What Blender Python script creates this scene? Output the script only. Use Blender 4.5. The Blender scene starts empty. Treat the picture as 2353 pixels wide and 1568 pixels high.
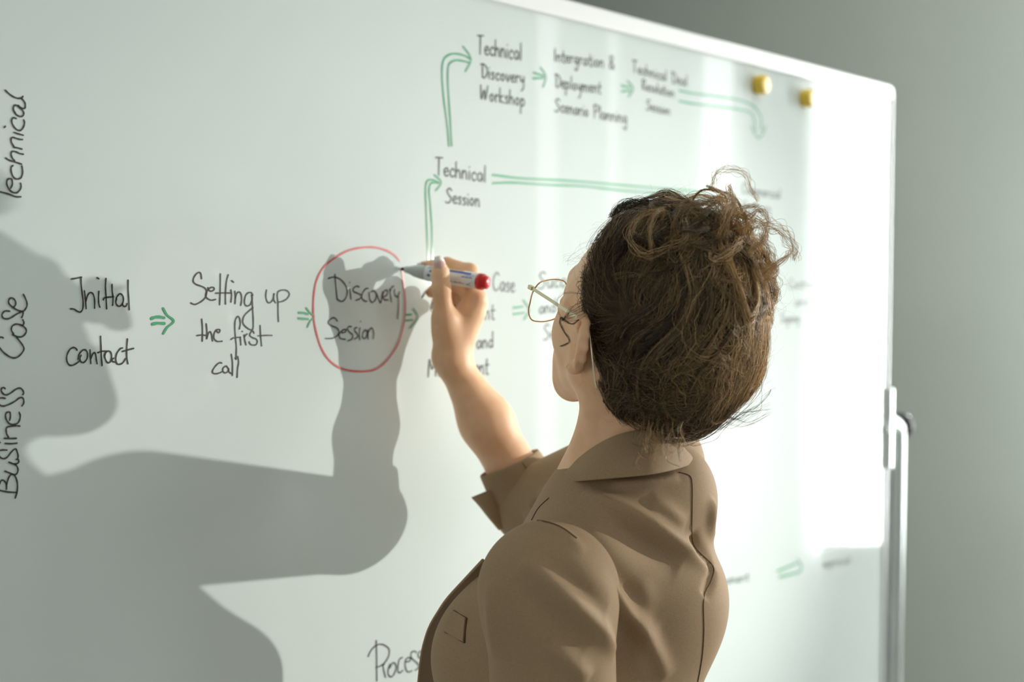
import bpy, math, random
import numpy as np
from mathutils import Vector, Matrix
from mathutils.bvhtree import BVHTree
random.seed(7); rng = np.random.default_rng(7)
S = bpy.context.scene
COL = S.collection

# ------------------------------------------------------------------ camera
EYE = 1.60
FPX = 3000.0
PITCH = math.atan(162.0/FPX)
cam_d = bpy.data.cameras.new('camera'); cam = bpy.data.objects.new('camera', cam_d); COL.objects.link(cam)
cam.location = (0, 0, EYE); cam.rotation_euler = (math.pi/2-PITCH, 0, 0)
cam_d.sensor_width = 36; cam_d.lens = FPX*36/2353
cam_d.clip_start = .02
cam_d.dof.use_dof = True; cam_d.dof.focus_distance = 1.31; cam_d.dof.aperture_fstop = 3.2
S.camera = cam

# ------------------------------------------------------------------ world, lights, exposure
S.view_settings.view_transform = 'Standard'; S.view_settings.look = 'None'
S.view_settings.exposure = 0.0; S.view_settings.gamma = 1; S.view_settings.use_curve_mapping = False
wd = bpy.data.worlds.new('world'); S.world = wd; wd.use_nodes = True
bg = wd.node_tree.nodes['Background']; bg.inputs[0].default_value = (0.90, 1.0, 0.97, 1); bg.inputs[1].default_value = 0.18
WX = 3.0                                      # x of the window wall
def area(name, loc, rot, sx, sy, radiance, color):
    l = bpy.data.lights.new(name, 'AREA'); l.shape = 'RECTANGLE'; l.size = sx; l.size_y = sy
    l.energy = radiance*math.pi*sx*sy; l.color = color
    o = bpy.data.objects.new(name, l); COL.objects.link(o); o.location = loc; o.rotation_euler = rot; o.visible_camera = True
    return o
# daylight behind the window openings (y from, y to, z from, z to, radiance)
WINS = [(-1.5, .2, .55, 2.6, 1.5), (2.43, 2.55, .55, 2.6, 2.0), (2.70, 2.79, .55, 2.6, 1.8), (3.03, 3.26, .55, 2.6, 3.6), (3.52, 4.20, .50, 2.7, 28.0)]  # first opening is added, out of view, to light the board
for i, (y0, y1, z0, z1, R) in enumerate(WINS):
    area('daylight_%d' % i, (WX+.16, (y0+y1)/2, (z0+z1)/2), (0, math.pi/2, 0), z1-z0, y1-y0, R, (.98, 1.0, 1.0))
FILL_WIN = (-3.7, -1.1, .7, 2.7, 3.0)  # added unseen window; its lamp fills the camera side of the person
area('daylight_left', (-4.16, (FILL_WIN[0]+FILL_WIN[1])/2, (FILL_WIN[2]+FILL_WIN[3])/2), (0, -math.pi/2, 0), FILL_WIN[3]-FILL_WIN[2], FILL_WIN[1]-FILL_WIN[0], FILL_WIN[4], (1.0, .98, .93))
kl = bpy.data.lights.new('low_light', 'SPOT'); kl.energy = 320; kl.shadow_soft_size = .018; kl.color = (1.0, .97, .91)
kl.spot_size = math.radians(40); kl.spot_blend = 1
ko = bpy.data.objects.new('low_light', kl); COL.objects.link(ko)
KEY = Vector((2.90, 2.07, EYE-.018)); ko.location = KEY
# ceiling panels; the last one is added to fill shoulders and board
PANELS = [(1.00, 1.90, 2.8), (1.35, 3.5, 2.0), (1.25, .7, 3.0)]
for i, (x, y, R) in enumerate(PANELS):
    area('ceiling_panel_%d' % i, (x, y, 2.868), (0, 0, 0), .58, 1.18, R, (1.0, 1.0, .97))
ko.rotation_euler = (Vector((.14, 1.78, EYE-.36))-KEY).to_track_quat('-Z', 'Y').to_euler()

# ------------------------------------------------------------------ helpers
cp, sp_ = math.cos(PITCH), math.sin(PITCH)
def ray(px, py):
    a = (px-1176.5)/FPX; b = (784-py)/FPX
    return np.array([a, cp+b*sp_, -sp_+b*cp])
def W(px, py, Y):
    r = ray(px, py); r = r*(Y/r[1]); return np.array([r[0], r[1], r[2]+EYE])
BD = np.array([.636, .7716, 0]); BD /= np.linalg.norm(BD)        # along the board
BN = np.array([.7716, -.636, 0]); BN /= np.linalg.norm(BN)       # out of the board, to the room
BDIST = 1.122
def B(px, py, off=0.0):
    r = ray(px, py); s = (-BDIST+off)/float(r@BN); p = r*s; p[2] += EYE; return p
UP = np.array([0, 0, 1.0])

MATS = {}
def mat(name, color, rough=.5, metal=0, spec=.5, **kw):
    m = bpy.data.materials.new(name); m.use_nodes = True
    b = m.node_tree.nodes['Principled BSDF']
    b.inputs['Base Color'].default_value = (*color, 1); b.inputs['Roughness'].default_value = rough
    b.inputs['Metallic'].default_value = metal; b.inputs['Specular IOR Level'].default_value = spec
    for k, v in kw.items(): b.inputs[k].default_value = v
    MATS[name] = m; return m
def nd(m, t, **kw):
    n = m.node_tree.nodes.new(t)
    for k, v in kw.items(): setattr(n, k, v)
    return n
def lk(m, a, b): m.node_tree.links.new(a, b)
def noise_color(m, c0, c1, scale, detail=3, coord='Object', lo=.35, hi=.65):
    b = m.node_tree.nodes['Principled BSDF']
    tc = nd(m, 'ShaderNodeTexCoord'); nz = nd(m, 'ShaderNodeTexNoise'); nz.inputs['Scale'].default_value = scale; nz.inputs['Detail'].default_value = detail
    cr = nd(m, 'ShaderNodeValToRGB'); cr.color_ramp.elements[0].position = lo; cr.color_ramp.elements[1].position = hi
    cr.color_ramp.elements[0].color = (*c0, 1); cr.color_ramp.elements[1].color = (*c1, 1)
    lk(m, tc.outputs[coord], nz.inputs['Vector']); lk(m, nz.outputs['Fac'], cr.inputs['Fac']); lk(m, cr.outputs['Color'], b.inputs['Base Color'])
    return tc
def bump(m, scale, strength, dist, kind='noise', detail=2):
    b = m.node_tree.nodes['Principled BSDF']
    tc = nd(m, 'ShaderNodeTexCoord')
    t = nd(m, 'ShaderNodeTexNoise'); t.inputs['Scale'].default_value = scale; t.inputs['Detail'].default_value = detail
    bp = nd(m, 'ShaderNodeBump'); bp.inputs['Strength'].default_value = strength; bp.inputs['Distance'].default_value = dist
    lk(m, tc.outputs['Object'], t.inputs['Vector']); lk(m, t.outputs['Fac'], bp.inputs['Height']); lk(m, bp.outputs['Normal'], b.inputs['Normal'])

board_m = mat('board_enamel', (.66, .735, .715), .6, 0, 0)
board_m.node_tree.nodes['Principled BSDF'].inputs['Coat Weight'].default_value = 1
board_m.node_tree.nodes['Principled BSDF'].inputs['Coat Roughness'].default_value = .02
noise_color(board_m, (.65, .725, .705), (.67, .745, .725), 3)
def ink(name, c):
    m = mat(name, c, .5, 0, .3); b = m.node_tree.nodes['Principled BSDF']
    b.inputs['Coat Weight'].default_value = .9; b.inputs['Coat Roughness'].default_value = .06; return m
ink_black = ink('ink_black', (.020, .018, .016)); ink_green = ink('ink_green', (.025, .33, .14)); ink_red = ink('ink_red', (.60, .05, .05))
frame_m = mat('white_frame', (.86, .88, .87), .25, 0, .5)
alu_m = mat('aluminium', (.66, .72, .70), .32, .75); noise_color(alu_m, (.62, .68, .66), (.68, .74, .72), 8)
dark_m = mat('grey_paint', (.22, .25, .24), .4, .2)
black_m = mat('black_plastic', (.02, .022, .022), .35)
chrome_m = mat('chrome', (.85, .88, .87), .12, 1)
wall_m = mat('painted_wall', (.34, .36, .31), .85, 0, .2); noise_color(wall_m, (.185, .205, .178), (.20, .22, .192), 1.2); bump(wall_m, 220, .15, .002)
wallr_m = mat('window_wall_paint', (.55, .57, .53), .85, 0, .2); bump(wallr_m, 220, .15, .002)
floor_m = mat('floor_vinyl', (.35, .34, .31), .4); noise_color(floor_m, (.48, .47, .44), (.55, .54, .51), 6)
ceil_m = mat('ceiling_paint', (.7, .71, .68), .9)
glass_m = mat('window_glass', (1, 1, 1), .02); glass_m.node_tree.nodes['Principled BSDF'].inputs['Transmission Weight'].default_value = 1
yellow_m = mat('yellow_plastic', (.80, .54, .015), .38, 0, 1.0)

def mesh_obj(name, verts, faces, m, parent=None, smooth=False):
    me = bpy.data.meshes.new(name)
    if isinstance(faces, np.ndarray):
        n = len(faces); k = faces.shape[1]
        me.vertices.add(len(verts)); me.vertices.foreach_set('co', np.asarray(verts, dtype=np.float32).ravel())
        me.loops.add(n*k); me.loops.foreach_set('vertex_index', faces.astype(np.int32).ravel())
        me.polygons.add(n); me.polygons.foreach_set('loop_start', np.arange(0, n*k, k, dtype=np.int32))
        me.update(calc_edges=True); me.validate()
    else:
        me.from_pydata([tuple(v) for v in verts], [], faces); me.update()
    if smooth: me.polygons.foreach_set('use_smooth', np.ones(len(me.polygons), dtype=bool))
    me.materials.append(m)
    o = bpy.data.objects.new(name, me); COL.objects.link(o)
    if parent is not None: o.parent = parent
    return o
def empty(name, loc, label=None, cat=None, group=None):
    o = bpy.data.objects.new(name, None); COL.objects.link(o); o.location = tuple(loc); o.empty_display_size = .05
    tag(o, label, cat, group); return o
def tag(o, label=None, cat=None, group=None, kind=None):
    if label: o['label'] = label
    if cat: o['category'] = cat
    if group: o['group'] = group
    if kind: o['kind'] = kind
    return o
def attach(o, parent):          # parent keeping world coordinates (parents are unrotated)
    o.parent = parent; o.matrix_parent_inverse = Matrix.Translation(parent.location).inverted()
    return o
def obox(c, ax, half):          # oriented box
    ax = [np.asarray(a, float) for a in ax]; v = []
    for i in (-1, 1):
        for j in (-1, 1):
            for k in (-1, 1): v.append(np.asarray(c)+ax[0]*half[0]*i+ax[1]*half[1]*j+ax[2]*half[2]*k)
    f = [(0, 1, 3, 2), (4, 6, 7, 5), (0, 4, 5, 1), (2, 3, 7, 6), (0, 2, 6, 4), (1, 5, 7, 3)]
    return v, f
def box_obj(name, c, ax, half, m, parent=None, bev=0.0, segs=3):
    v, f = obox(c, ax, half)
    # keep faces outward whatever the handedness
    if np.dot(np.cross(ax[0], ax[1]), ax[2]) < 0: f = [tuple(reversed(q)) for q in f]
    o = mesh_obj(name, v, f, m)
    if parent is not None: attach(o, parent)
    if bev > 0:
        b = o.modifiers.new('bevel', 'BEVEL'); b.width = bev; b.segments = segs
        o.data.polygons.foreach_set('use_smooth', np.ones(len(o.data.polygons), dtype=bool))
        b.harden_normals = True
    return o
def catmull(P, n=8, closed=False):
    P = [np.asarray(p, float) for p in P]; out = []; m = len(P)
    if m < 3: 
        return np.array([P[0]+(P[-1]-P[0])*t for t in np.linspace(0, 1, n+1)])
    rngi = range(m if closed else m-1)
    for i in rngi:
        if closed: p0, p1, p2, p3 = P[(i-1) % m], P[i], P[(i+1) % m], P[(i+2) % m]
        else: p0, p1, p2, p3 = P[max(i-1, 0)], P[i], P[i+1], P[min(i+2, m-1)]
        for t in np.linspace(0, 1, n, endpoint=False):
            out.append(.5*((2*p1)+(-p0+p2)*t+(2*p0-5*p1+4*p2-p3)*t*t+(-p0+3*p1-3*p2+p3)*t**3))
    if not closed: out.append(P[-1])
    return np.array(out)
def tubes(paths, radii, sides=3, cap=False):
    """paths: (N,K,3), radii: (N,K). returns verts, quads"""
    P = np.asarray(paths, float); N, K, _ = P.shape; R = np.asarray(radii, float)
    T = np.gradient(P, axis=1); T /= np.linalg.norm(T, axis=2, keepdims=True)+1e-12
    ref = np.tile(np.array([.31, .17, .93]), (N, 1)); ref[np.abs((T[:, 0]*ref).sum(1)) > .9] = (1, 0, 0)
    U = np.empty_like(P); u = ref
    for k in range(K):
        u = u-(u*T[:, k]).sum(1, keepdims=True)*T[:, k]; u /= np.linalg.norm(u, axis=1, keepdims=True)+1e-12; U[:, k] = u
    V = np.cross(T, U)
    ang = np.arange(sides)*2*math.pi/sides
    ring = P[:, :, None, :]+R[:, :, None, None]*(np.cos(ang)[None, None, :, None]*U[:, :, None, :]+np.sin(ang)[None, None, :, None]*V[:, :, None, :])
    verts = ring.reshape(-1, 3)
    n, k, s = np.meshgrid(np.arange(N), np.arange(K-1), np.arange(sides), indexing='ij')
    base = n*K*sides; a = base+k*sides+s; b = base+k*sides+(s+1) % sides
    quads = np.stack([a, b, b+sides, a+sides], -1).reshape(-1, 4)
    return verts, quads
def tube_obj(name, pts, r, m, parent=None, sides=8, n=6, closed=False, smooth=True):
    P = catmull(pts, n, closed)
    if closed: P = np.vstack([P, P[:1]])
    R = np.interp(np.linspace(0, 1, len(P)), np.linspace(0, 1, len(np.atleast_1d(r))), np.atleast_1d(r)) if np.ndim(r) else np.full(len(P), r)
    v, q = tubes(P[None], R[None], sides)
    faces = q.tolist()
    if not closed: faces += [list(range(sides))[::-1], list(range(len(v)-sides, len(v)))]
    o = mesh_obj(name, v, faces, m, None, smooth)
    if parent is not None: attach(o, parent)
    return o
def lathe(name, c, axis, prof, m, parent=None, seg=32, smooth=True):
    """prof: list of (distance along axis, radius)"""
    axis = np.asarray(axis, float)/np.linalg.norm(axis); u = np.cross(axis, (0.13, .21, .97)); u /= np.linalg.norm(u); w = np.cross(axis, u)
    v = []; f = []
    for d, r in prof:
        for k in range(seg):
            a = 2*math.pi*k/seg; v.append(np.asarray(c)+axis*d+r*(math.cos(a)*u+math.sin(a)*w))
    for i in range(len(prof)-1):
        for k in range(seg):
            k2 = (k+1) % seg; f.append((i*seg+k, i*seg+k2, (i+1)*seg+k2, (i+1)*seg+k))
    f.append(tuple(range(seg))[::-1]); f.append(tuple(range(len(v)-seg, len(v))))
    o = mesh_obj(name, v, f, m, None, smooth)
    if parent is not None: attach(o, parent)
    return o
def ribbon(strokes, width, m, name, parent, label=None, off=.0006):
    """strokes: list of pixel polylines lying on the board; width in metres. one flat pen-stroke mesh"""
    V = []; F = []
    for s in strokes:
        P2 = catmull(s, 6)
        P = np.array([B(x, y) for x, y in P2]); q = np.stack([P@BD, P[:, 2]], 1)
        w = width*.5
        if len(s) <= 2 and np.linalg.norm(q[0]-q[-1]) < width: q = np.array([q[0]-[w*.2, 0], q[0]+[w*.2, 0]])
        t = np.gradient(q, axis=0); t /= np.linalg.norm(t, axis=1, keepdims=True)+1e-12; nrm = np.stack([-t[:, 1], t[:, 0]], 1)
        pts = [] ; b = len(V)
        wv = w*(1+.10*np.sin(np.arange(len(q))*.7+len(V)))
        L = q+nrm*wv[:, None]; R = q-nrm*wv[:, None]
        for i in range(len(q)): V.append(L[i]); V.append(R[i])
        for i in range(len(q)-1): F.append((b+2*i, b+2*i+1, b+2*i+3, b+2*i+2))
        for (c, tt, nn) in ((q[0], -t[0], -nrm[0]), (q[-1], t[-1], nrm[-1])):
            e = len(V)
            for k in range(9):
                a = math.pi*k/8; V.append(c+w*(math.cos(a)*nn+math.sin(a)*tt))
            F.append(tuple(range(e, e+9)))
    verts = [BD*v[0]+BN*(-BDIST+off)+UP*v[1] for v in V]
    o = mesh_obj(name, verts, F, m); attach(o, parent)
    # let every stroke face the room
    me = o.data; nb = Vector(BN); flip = [p.index for p in me.polygons if p.normal.dot(nb) < 0]
    if flip:
        import bmesh
        bm = bmesh.new(); bm.from_mesh(me); bm.faces.ensure_lookup_table(); bmesh.ops.reverse_faces(bm, faces=[bm.faces[i] for i in flip]); bm.to_mesh(me); bm.free()
    if label: o['label'] = label
    return o

# ------------------------------------------------------------------ room
X = np.array([1.0, 0, 0]); Y = np.array([0, 1.0, 0])
RX0, RX1, RY0, RY1, RZ = -4.0, WX, -4.5, 4.57, 2.9
tag(box_obj('floor', ((RX0+RX1)/2, (RY0+RY1)/2, -.05), (X, Y, UP), ((RX1-RX0)/2, (RY1-RY0)/2, .05), floor_m), kind='structure')
BACKY = 4.45
tag(box_obj('wall_back', ((RX0+RX1)/2, BACKY+.06, RZ/2), (X, Y, UP), ((RX1-RX0)/2, .06, RZ/2), wall_m), kind='structure')
tag(box_obj('ceiling', ((RX0+RX1)/2, (RY0+RY1)/2, RZ+.05), (X, Y, UP), ((RX1-RX0)/2, (RY1-RY0)/2, .05), ceil_m), kind='structure')
tag(box_obj('baseboard_back', ((RX0+RX1)/2, BACKY-.008, .05), (X, Y, UP), ((RX1-RX0)/2, .008, .05), frame_m), kind='structure')
# right wall, pierced by the windows
lw = FILL_WIN
V = []; F = []
for (y0, y1, z0, z1) in ((RY0, lw[0], 0, RZ), (lw[1], RY1, 0, RZ), (lw[0], lw[1], 0, lw[2]), (lw[0], lw[1], lw[3], RZ)):
    v, f = obox((RX0-.06, (y0+y1)/2, (z0+z1)/2), (X, Y, UP), (.06, (y1-y0)/2, (z1-z0)/2)); b = len(V); V += v; F += [tuple(i+b for i in q) for q in f]
tag(mesh_obj('wall_left', V, F, wallr_m), kind='structure')
we = empty('window_6', (RX0-.05, (lw[0]+lw[1])/2, lw[2])); we['kind'] = 'structure'  # frame of the added fill window
for (cy, cz, hy, hz) in ((lw[0]+.02, (lw[2]+lw[3])/2, .02, (lw[3]-lw[2])/2), (lw[1]-.02, (lw[2]+lw[3])/2, .02, (lw[3]-lw[2])/2), ((lw[0]+lw[1])/2, (lw[2]+lw[3])/2, .02, (lw[3]-lw[2])/2-.04),
                         ((lw[0]+lw[1])/2, lw[2]+.02, (lw[1]-lw[0])/2-.04, .02), ((lw[0]+lw[1])/2, lw[3]-.02, (lw[1]-lw[0])/2-.04, .02)):
    box_obj('window_frame', (RX0-.05, cy, cz), (X, Y, UP), (.03, hy, hz), frame_m, we)
# gathered sheer curtains hanging beside the two tall windows
sheer_m = bpy.data.materials.new('sheer_curtain'); sheer_m.use_nodes = True; _n = sheer_m.node_tree
_p = _n.nodes['Principled BSDF']; _p.inputs['Base Color'].default_value = (.85, .87, .84, 1); _p.inputs['Roughness'].default_value = .9
_t = _n.nodes.new('ShaderNodeBsdfTranslucent'); _t.inputs[0].default_value = (.9, .92, .9, 1); _x = _n.nodes.new('ShaderNodeMixShader'); _x.inputs[0].default_value = .6
_n.links.new(_p.outputs[0], _x.inputs[1]); _n.links.new(_t.outputs[0], _x.inputs[2]); _n.links.new(_x.outputs[0], _n.nodes['Material Output'].inputs['Surface'])
for i, (y0, y1, ph) in enumerate(((2.95, 3.07, 0), (3.22, 3.33, 1.0), (3.43, 3.57, 2.1))):
    rows = []; K = 40
    for z in np.linspace(.30, 2.74, 14):
        rows.append([(WX-.030+.010*math.sin(k*1.15+ph+.5*math.sin(z*2+ph)), y0+(y1-y0)*(k/(K-1))+.008*math.sin(z*3+ph), z) for k in range(K)])
    Vc = [p for r_ in rows for p in r_]; Fc = [(a*K+k, a*K+k+1, (a+1)*K+k+1, (a+1)*K+k) for a in range(13) for k in range(K-1)]
    cu = mesh_obj('curtain', Vc, Fc, sheer_m, None, True)
    tag(cu, ['white sheer curtain left of the narrow tall window', 'white sheer curtain right of the narrow tall window', 'white sheer curtain beside the widest window by the back wall'][i], 'curtain', 'sheer curtains on the window wall')
def wall_right():
    ys = [RY0]+[v for w in WINS for v in (w[0], w[1])]+[RY1]
    V = []; F = []
    def add(y0, y1, z0, z1):
        v, f = obox((WX+.06, (y0+y1)/2, (z0+z1)/2), (X, Y, UP), (.06, (y1-y0)/2, (z1-z0)/2)); b = len(V); V.extend(v); F.extend([tuple(i+b for i in q) for q in f])
    for i in range(0, len(ys), 2):
        if ys[i+1]-ys[i] > .001: add(ys[i], ys[i+1], 0, RZ)
    for (y0, y1, z0, z1, R) in WINS: add(y0, y1, 0, z0); add(y0, y1, z1, RZ)
    return tag(mesh_obj('wall_right', V, F, wallr_m), kind='structure')
wall_right()
for i, (x, y, R) in enumerate(PANELS):
    cl = empty('ceiling_light', (x, y, 2.87), ['square ceiling light panel straight above the whiteboard and the person', 'square ceiling light panel nearest the back wall', 'square ceiling light panel farthest from the back wall'][i], 'light', 'ceiling light panels')
    for (cx, cy, hx, hy) in ((x-.30, y, .01, .61), (x+.30, y, .01, .61), (x, y-.60, .29, .01), (x, y+.60, .29, .01)):
        box_obj('lamp_frame', (cx, cy, 2.885), (X, Y, UP), (hx, hy, .0149), frame_m, cl)
    box_obj('lamp_back', (x, y, 2.892), (X, Y, UP), (.29, .59, .004), frame_m, cl)
for i, (y0, y1, z0, z1, R) in enumerate(WINS):
    we = empty('window_%d' % (i+1), (WX+.05, (y0+y1)/2, z0)); we['kind'] = 'structure'  # the first of these is the added fill opening
    t = .018
    box_obj('window_frame', (WX+.05, y0+t/2, (z0+z1)/2), (X, Y, UP), (.03, t/2, (z1-z0)/2), frame_m, we)
    box_obj('window_frame', (WX+.05, y1-t/2, (z0+z1)/2), (X, Y, UP), (.03, t/2, (z1-z0)/2), frame_m, we)
    box_obj('window_frame', (WX+.05, (y0+y1)/2, z0+t/2), (X, Y, UP), (.03, (y1-y0)/2-t, t/2), frame_m, we)
    box_obj('window_frame', (WX+.05, (y0+y1)/2, z1-t/2), (X, Y, UP), (.03, (y1-y0)/2-t, t/2), frame_m, we)

# ------------------------------------------------------------------ whiteboard
t_right = float(B(2044, 600)@BD); t_left = float(B(0, 600)@BD)-.35
zt = EYE+.380; zb = zt-1.32
def bp(t, z, off=0.0): return BD*t+BN*(-BDIST+off)+UP*z
board = empty('whiteboard', bp((t_left+t_right)/2, 0), 'large white magnetic whiteboard on a wheeled stand, covered in black and green handwriting', 'whiteboard')
box_obj('board_panel', bp((t_left+t_right)/2, (zt+zb)/2, -.009), (BD, UP, BN), ((t_right-t_left)/2-.004, (zt-zb)/2-.004, .009), board_m, board)
fw = .027
def rounded_rail():
    """frame ring with rounded outer corners, its inner edge square; slightly proud of the panel"""
    def rr(x0, x1, z0, z1, r, n=8):
        pts = []
        for (cx, cz, a0) in ((x1-r, z1-r, 0), (x0+r, z1-r, 90), (x0+r, z0+r, 180), (x1-r, z0+r, 270)):
            for k in range(n+1):
                a = math.radians(a0+90*k/n); pts.append((cx+r*math.cos(a), cz+r*math.sin(a)))
        return pts
    outer = rr(t_left, t_right, zb, zt, .016); mid = rr(t_left+.004, t_right-.004, zb+.004, zt-.004, .012)
    inner = rr(t_left+.010, t_right-.009, zb+fw, zt-fw, .004)
    rings = [(outer, -.020), (outer, .001), (mid, .005), (inner, .005), (inner, -.001)]
    V = []; F = []; n = len(outer)
    for pts, off in rings: V += [bp(a, z, off) for a, z in pts]
    for i in range(len(rings)-1):
        for k in range(n):
            k2 = (k+1) % n; F.append((i*n+k, i*n+k2, (i+1)*n+k2, (i+1)*n+k))
    F = [tuple(reversed(f)) for f in F]
    o = mesh_obj('board_frame', V, F, frame_m); attach(o, board); return o
rounded_rail()
# stand of the board: side bracket, arched post with knob, feet with castors
def z_at(px, py): return float(B(px, py)[2])
zb0, zb1 = z_at(2035, 1077), z_at(2035, 893)
box_obj('side_bracket', bp(t_right+.001, (zb0+zb1)/2, -.004), (BD, UP, BN), (.006, (zb1-zb0)/2, .016), alu_m, board, .003)
def post(t, name, s):
    z1 = z_at(2066, 950); r = .020
    pr = [bp(t-s*.018, z1-.030, -.006), bp(t+s*.004, z1-.021, -.006), bp(t+s*.028, z1-.020, -.006), bp(t+s*.052, z1-.032, -.006), bp(t+s*.060, z1-.070, -.006), bp(t+s*.060, z1-.5, -.006), bp(t+s*.060, .10, -.006)]
    tube_obj(name, pr, [.014, .018, .020, .020, .020, .020, .020], alu_m, board, 20, 10)
    box_obj('inner_web', bp(t+s*.021, (z1-.045+.12)/2, -.012), (BD, UP, BN), (.0195, (z1-.045-.12)/2, .008), dark_m, board, .002)
    z = z_at(2096, 975)
    lathe('pivot_housing', bp(t+s*.072, z, -.006), BD*s, [(0, .027), (.010, .028), (.020, .026), (.024, .018)], black_m, board)
    lathe('clamp_knob', bp(t+s*.096, z, -.006), BD*s, [(0, .010), (.004, .014), (.010, .014), (.014, .009)], black_m, board)
    for dz, dn in ((.0155, .002), (-.001, .009), (-.0165, .004)):
        lathe('knob_cap', bp(t+s*.104, z+dz, -.006+dn), BD*s, [(0, .0055), (.003, .0078), (.008, .0078), (.011, .0055), (.0125, .002)], chrome_m, board, 16)
    box_obj('foot_bar', bp(t+s*.060, .095, 0), (BD, UP, BN), (.022, .018, .32), alu_m, board, .006)
    for q in (-.29, .29):
        lathe('castor', bp(t+s*.060-.011, .0385, q), BD, [(0, .030), (.003, .0375), (.019, .0375), (.022, .030)], black_m, board)
        box_obj('castor_fork', bp(t+s*.060, .062, q), (BD, UP, BN), (.016, .026, .008), black_m, board, .002)
post(t_right+.002, 'post', 1); post(t_left-.002, 'post', -1)
box_obj('cross_bar', bp((t_left+t_right)/2, .24, -.010), (BD, UP, BN), ((t_right-t_left)/2+.05, .018, .011), alu_m, board, .004)

# --- handwriting -----------------------------------------------------
def crop(ox, oy, sc, strokes): return [[(ox+x/sc, oy+y/sc) for x, y in s] for s in strokes]
BLK = .00155
word_technical_side = crop(0, 190, 5.6, [
 [(-60,1392),(20,1410),(110,1435),(200,1468),(265,1470)],
 [(133,1360),(155,1310),(150,1250),(120,1235),(90,1255),(85,1310),(115,1375),(160,1410),(210,1418),(250,1385),(268,1340),(262,1295)],
 [(165,1067),(142,1090),(142,1150),(170,1215),(215,1242),(265,1225),(287,1170),(285,1110),(278,1075)],
 [(72,970),(120,1000),(200,1025),(275,1050)], [(185,1005),(150,960),(140,910),(160,885),(200,890),(250,912),(297,922)],
 [(175,832),(230,842),(280,856)], [(175,820),(145,770),(140,725),(160,705),(200,715),(250,730),(285,733)],
 [(180,642),(240,662),(295,677)], [(52,578),(66,562)],
 [(205,463),(170,452),(148,480),(155,530),(195,590),(245,617),(280,600),(305,555),(312,515),(304,482)],
 [(190,380),(200,405),(240,432),(275,436),(302,410),(295,370),(260,330),(210,293),(180,298),(168,340),(190,395)],
 [(230,292),(270,325),(305,335),(322,315),(320,270),(300,230),(275,205)],
 [(66,98),(110,140),(170,182),(230,203),(275,195),(292,178)]])
word_case = crop(0, 660, 6.5375, [
 [(45,765),(15,752),(-20,760),(-50,800),(-30,880),(0,925),(60,990),(140,1045),(210,1065),(270,1045),(330,985),(355,930),(340,880),(290,810),(240,748)],
 [(185,712),(230,735),(290,750),(345,735),(388,680),(385,630),(340,585),(270,558),(220,560),(175,595),(168,650),(200,700)], [(310,575),(345,565),(355,530),(338,490)],
 [(140,363),(80,358),(40,385),(25,430),(50,468),(110,478),(170,455),(240,410),(320,370),(342,375),(338,420),(320,458)],
 [(205,295),(228,270),(230,220),(205,180),(165,162),(130,190),(128,240),(165,285),(230,330),(300,360),(350,360),(390,310),(402,250),(380,175),(347,110)]])
word_business = crop(0, 880, 5.8, [
 [(-60,1420),(0,1435),(100,1455),(220,1462)], [(225,1460),(200,1535)],
 [(-60,1400),(-40,1370),(-10,1350),(10,1305),(35,1298),(65,1320),(82,1360),(82,1420)], [(85,1360),(110,1270),(150,1220),(190,1235),(220,1300),(230,1380),(222,1460)],
 [(62,1178),(120,1200),(170,1222),(210,1220),(235,1180),(230,1130),(205,1095),(170,1080),(115,1058)], [(170,1080),(215,1080),(245,1060),(243,1025)],
 [(88,897),(30,895),(-10,905),(-30,940),(-5,990),(50,1012),(100,985),(150,920),(200,880),(225,920),(238,975),(232,1010),(215,1022)],
 [(65,808),(140,812),(222,805)], [(-3,797),(5,795)],
 [(55,740),(140,742),(215,740)], [(110,725),(85,680),(78,620),(95,590),(140,580),(210,572),(260,577)],
 [(125,500),(135,450),(130,400),(105,388),(75,410),(72,460),(90,510),(130,548),(180,555),(235,535),(262,480),(265,430),(252,395)],
 [(65,208),(20,200),(-20,215),(-25,270),(0,300),(45,310),(110,290),(190,250),(250,205),(285,195),(310,220),(312,270),(290,308)],
 [(65,78),(40,62),(15,80),(20,125),(60,158),(100,158),(150,128),(210,85),(260,70),(295,95),(312,135),(300,158)]])
C4 = (140, 620, 6.532)
word_initial = crop(*C4, [
 [(158,140),(230,128),(305,112)], [(298,115),(300,230),(318,380),(330,500),(322,590),(290,635),(250,628),(190,592),(140,588)],
 [(348,318),(362,430),(375,583)], [(372,470),(400,380),(440,342),(480,370),(500,450),(502,577)],
 [(565,325),(560,430),(565,510),(580,562)], [(540,120),(565,136)],
 [(672,132),(665,250),(672,400),(683,588)], [(763,222),(765,320),(778,420),(772,535)], [(635,452),(640,430),(690,415),(785,407)],
 [(828,455),(830,420),(860,378),(885,360),(920,385),(935,440),(920,510),(880,548),(840,535),(820,490),(830,430)], [(915,510),(940,550),(975,545),(990,510)],
 [(1005,158),(1005,300),(1015,450),(1022,600)]])
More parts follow.
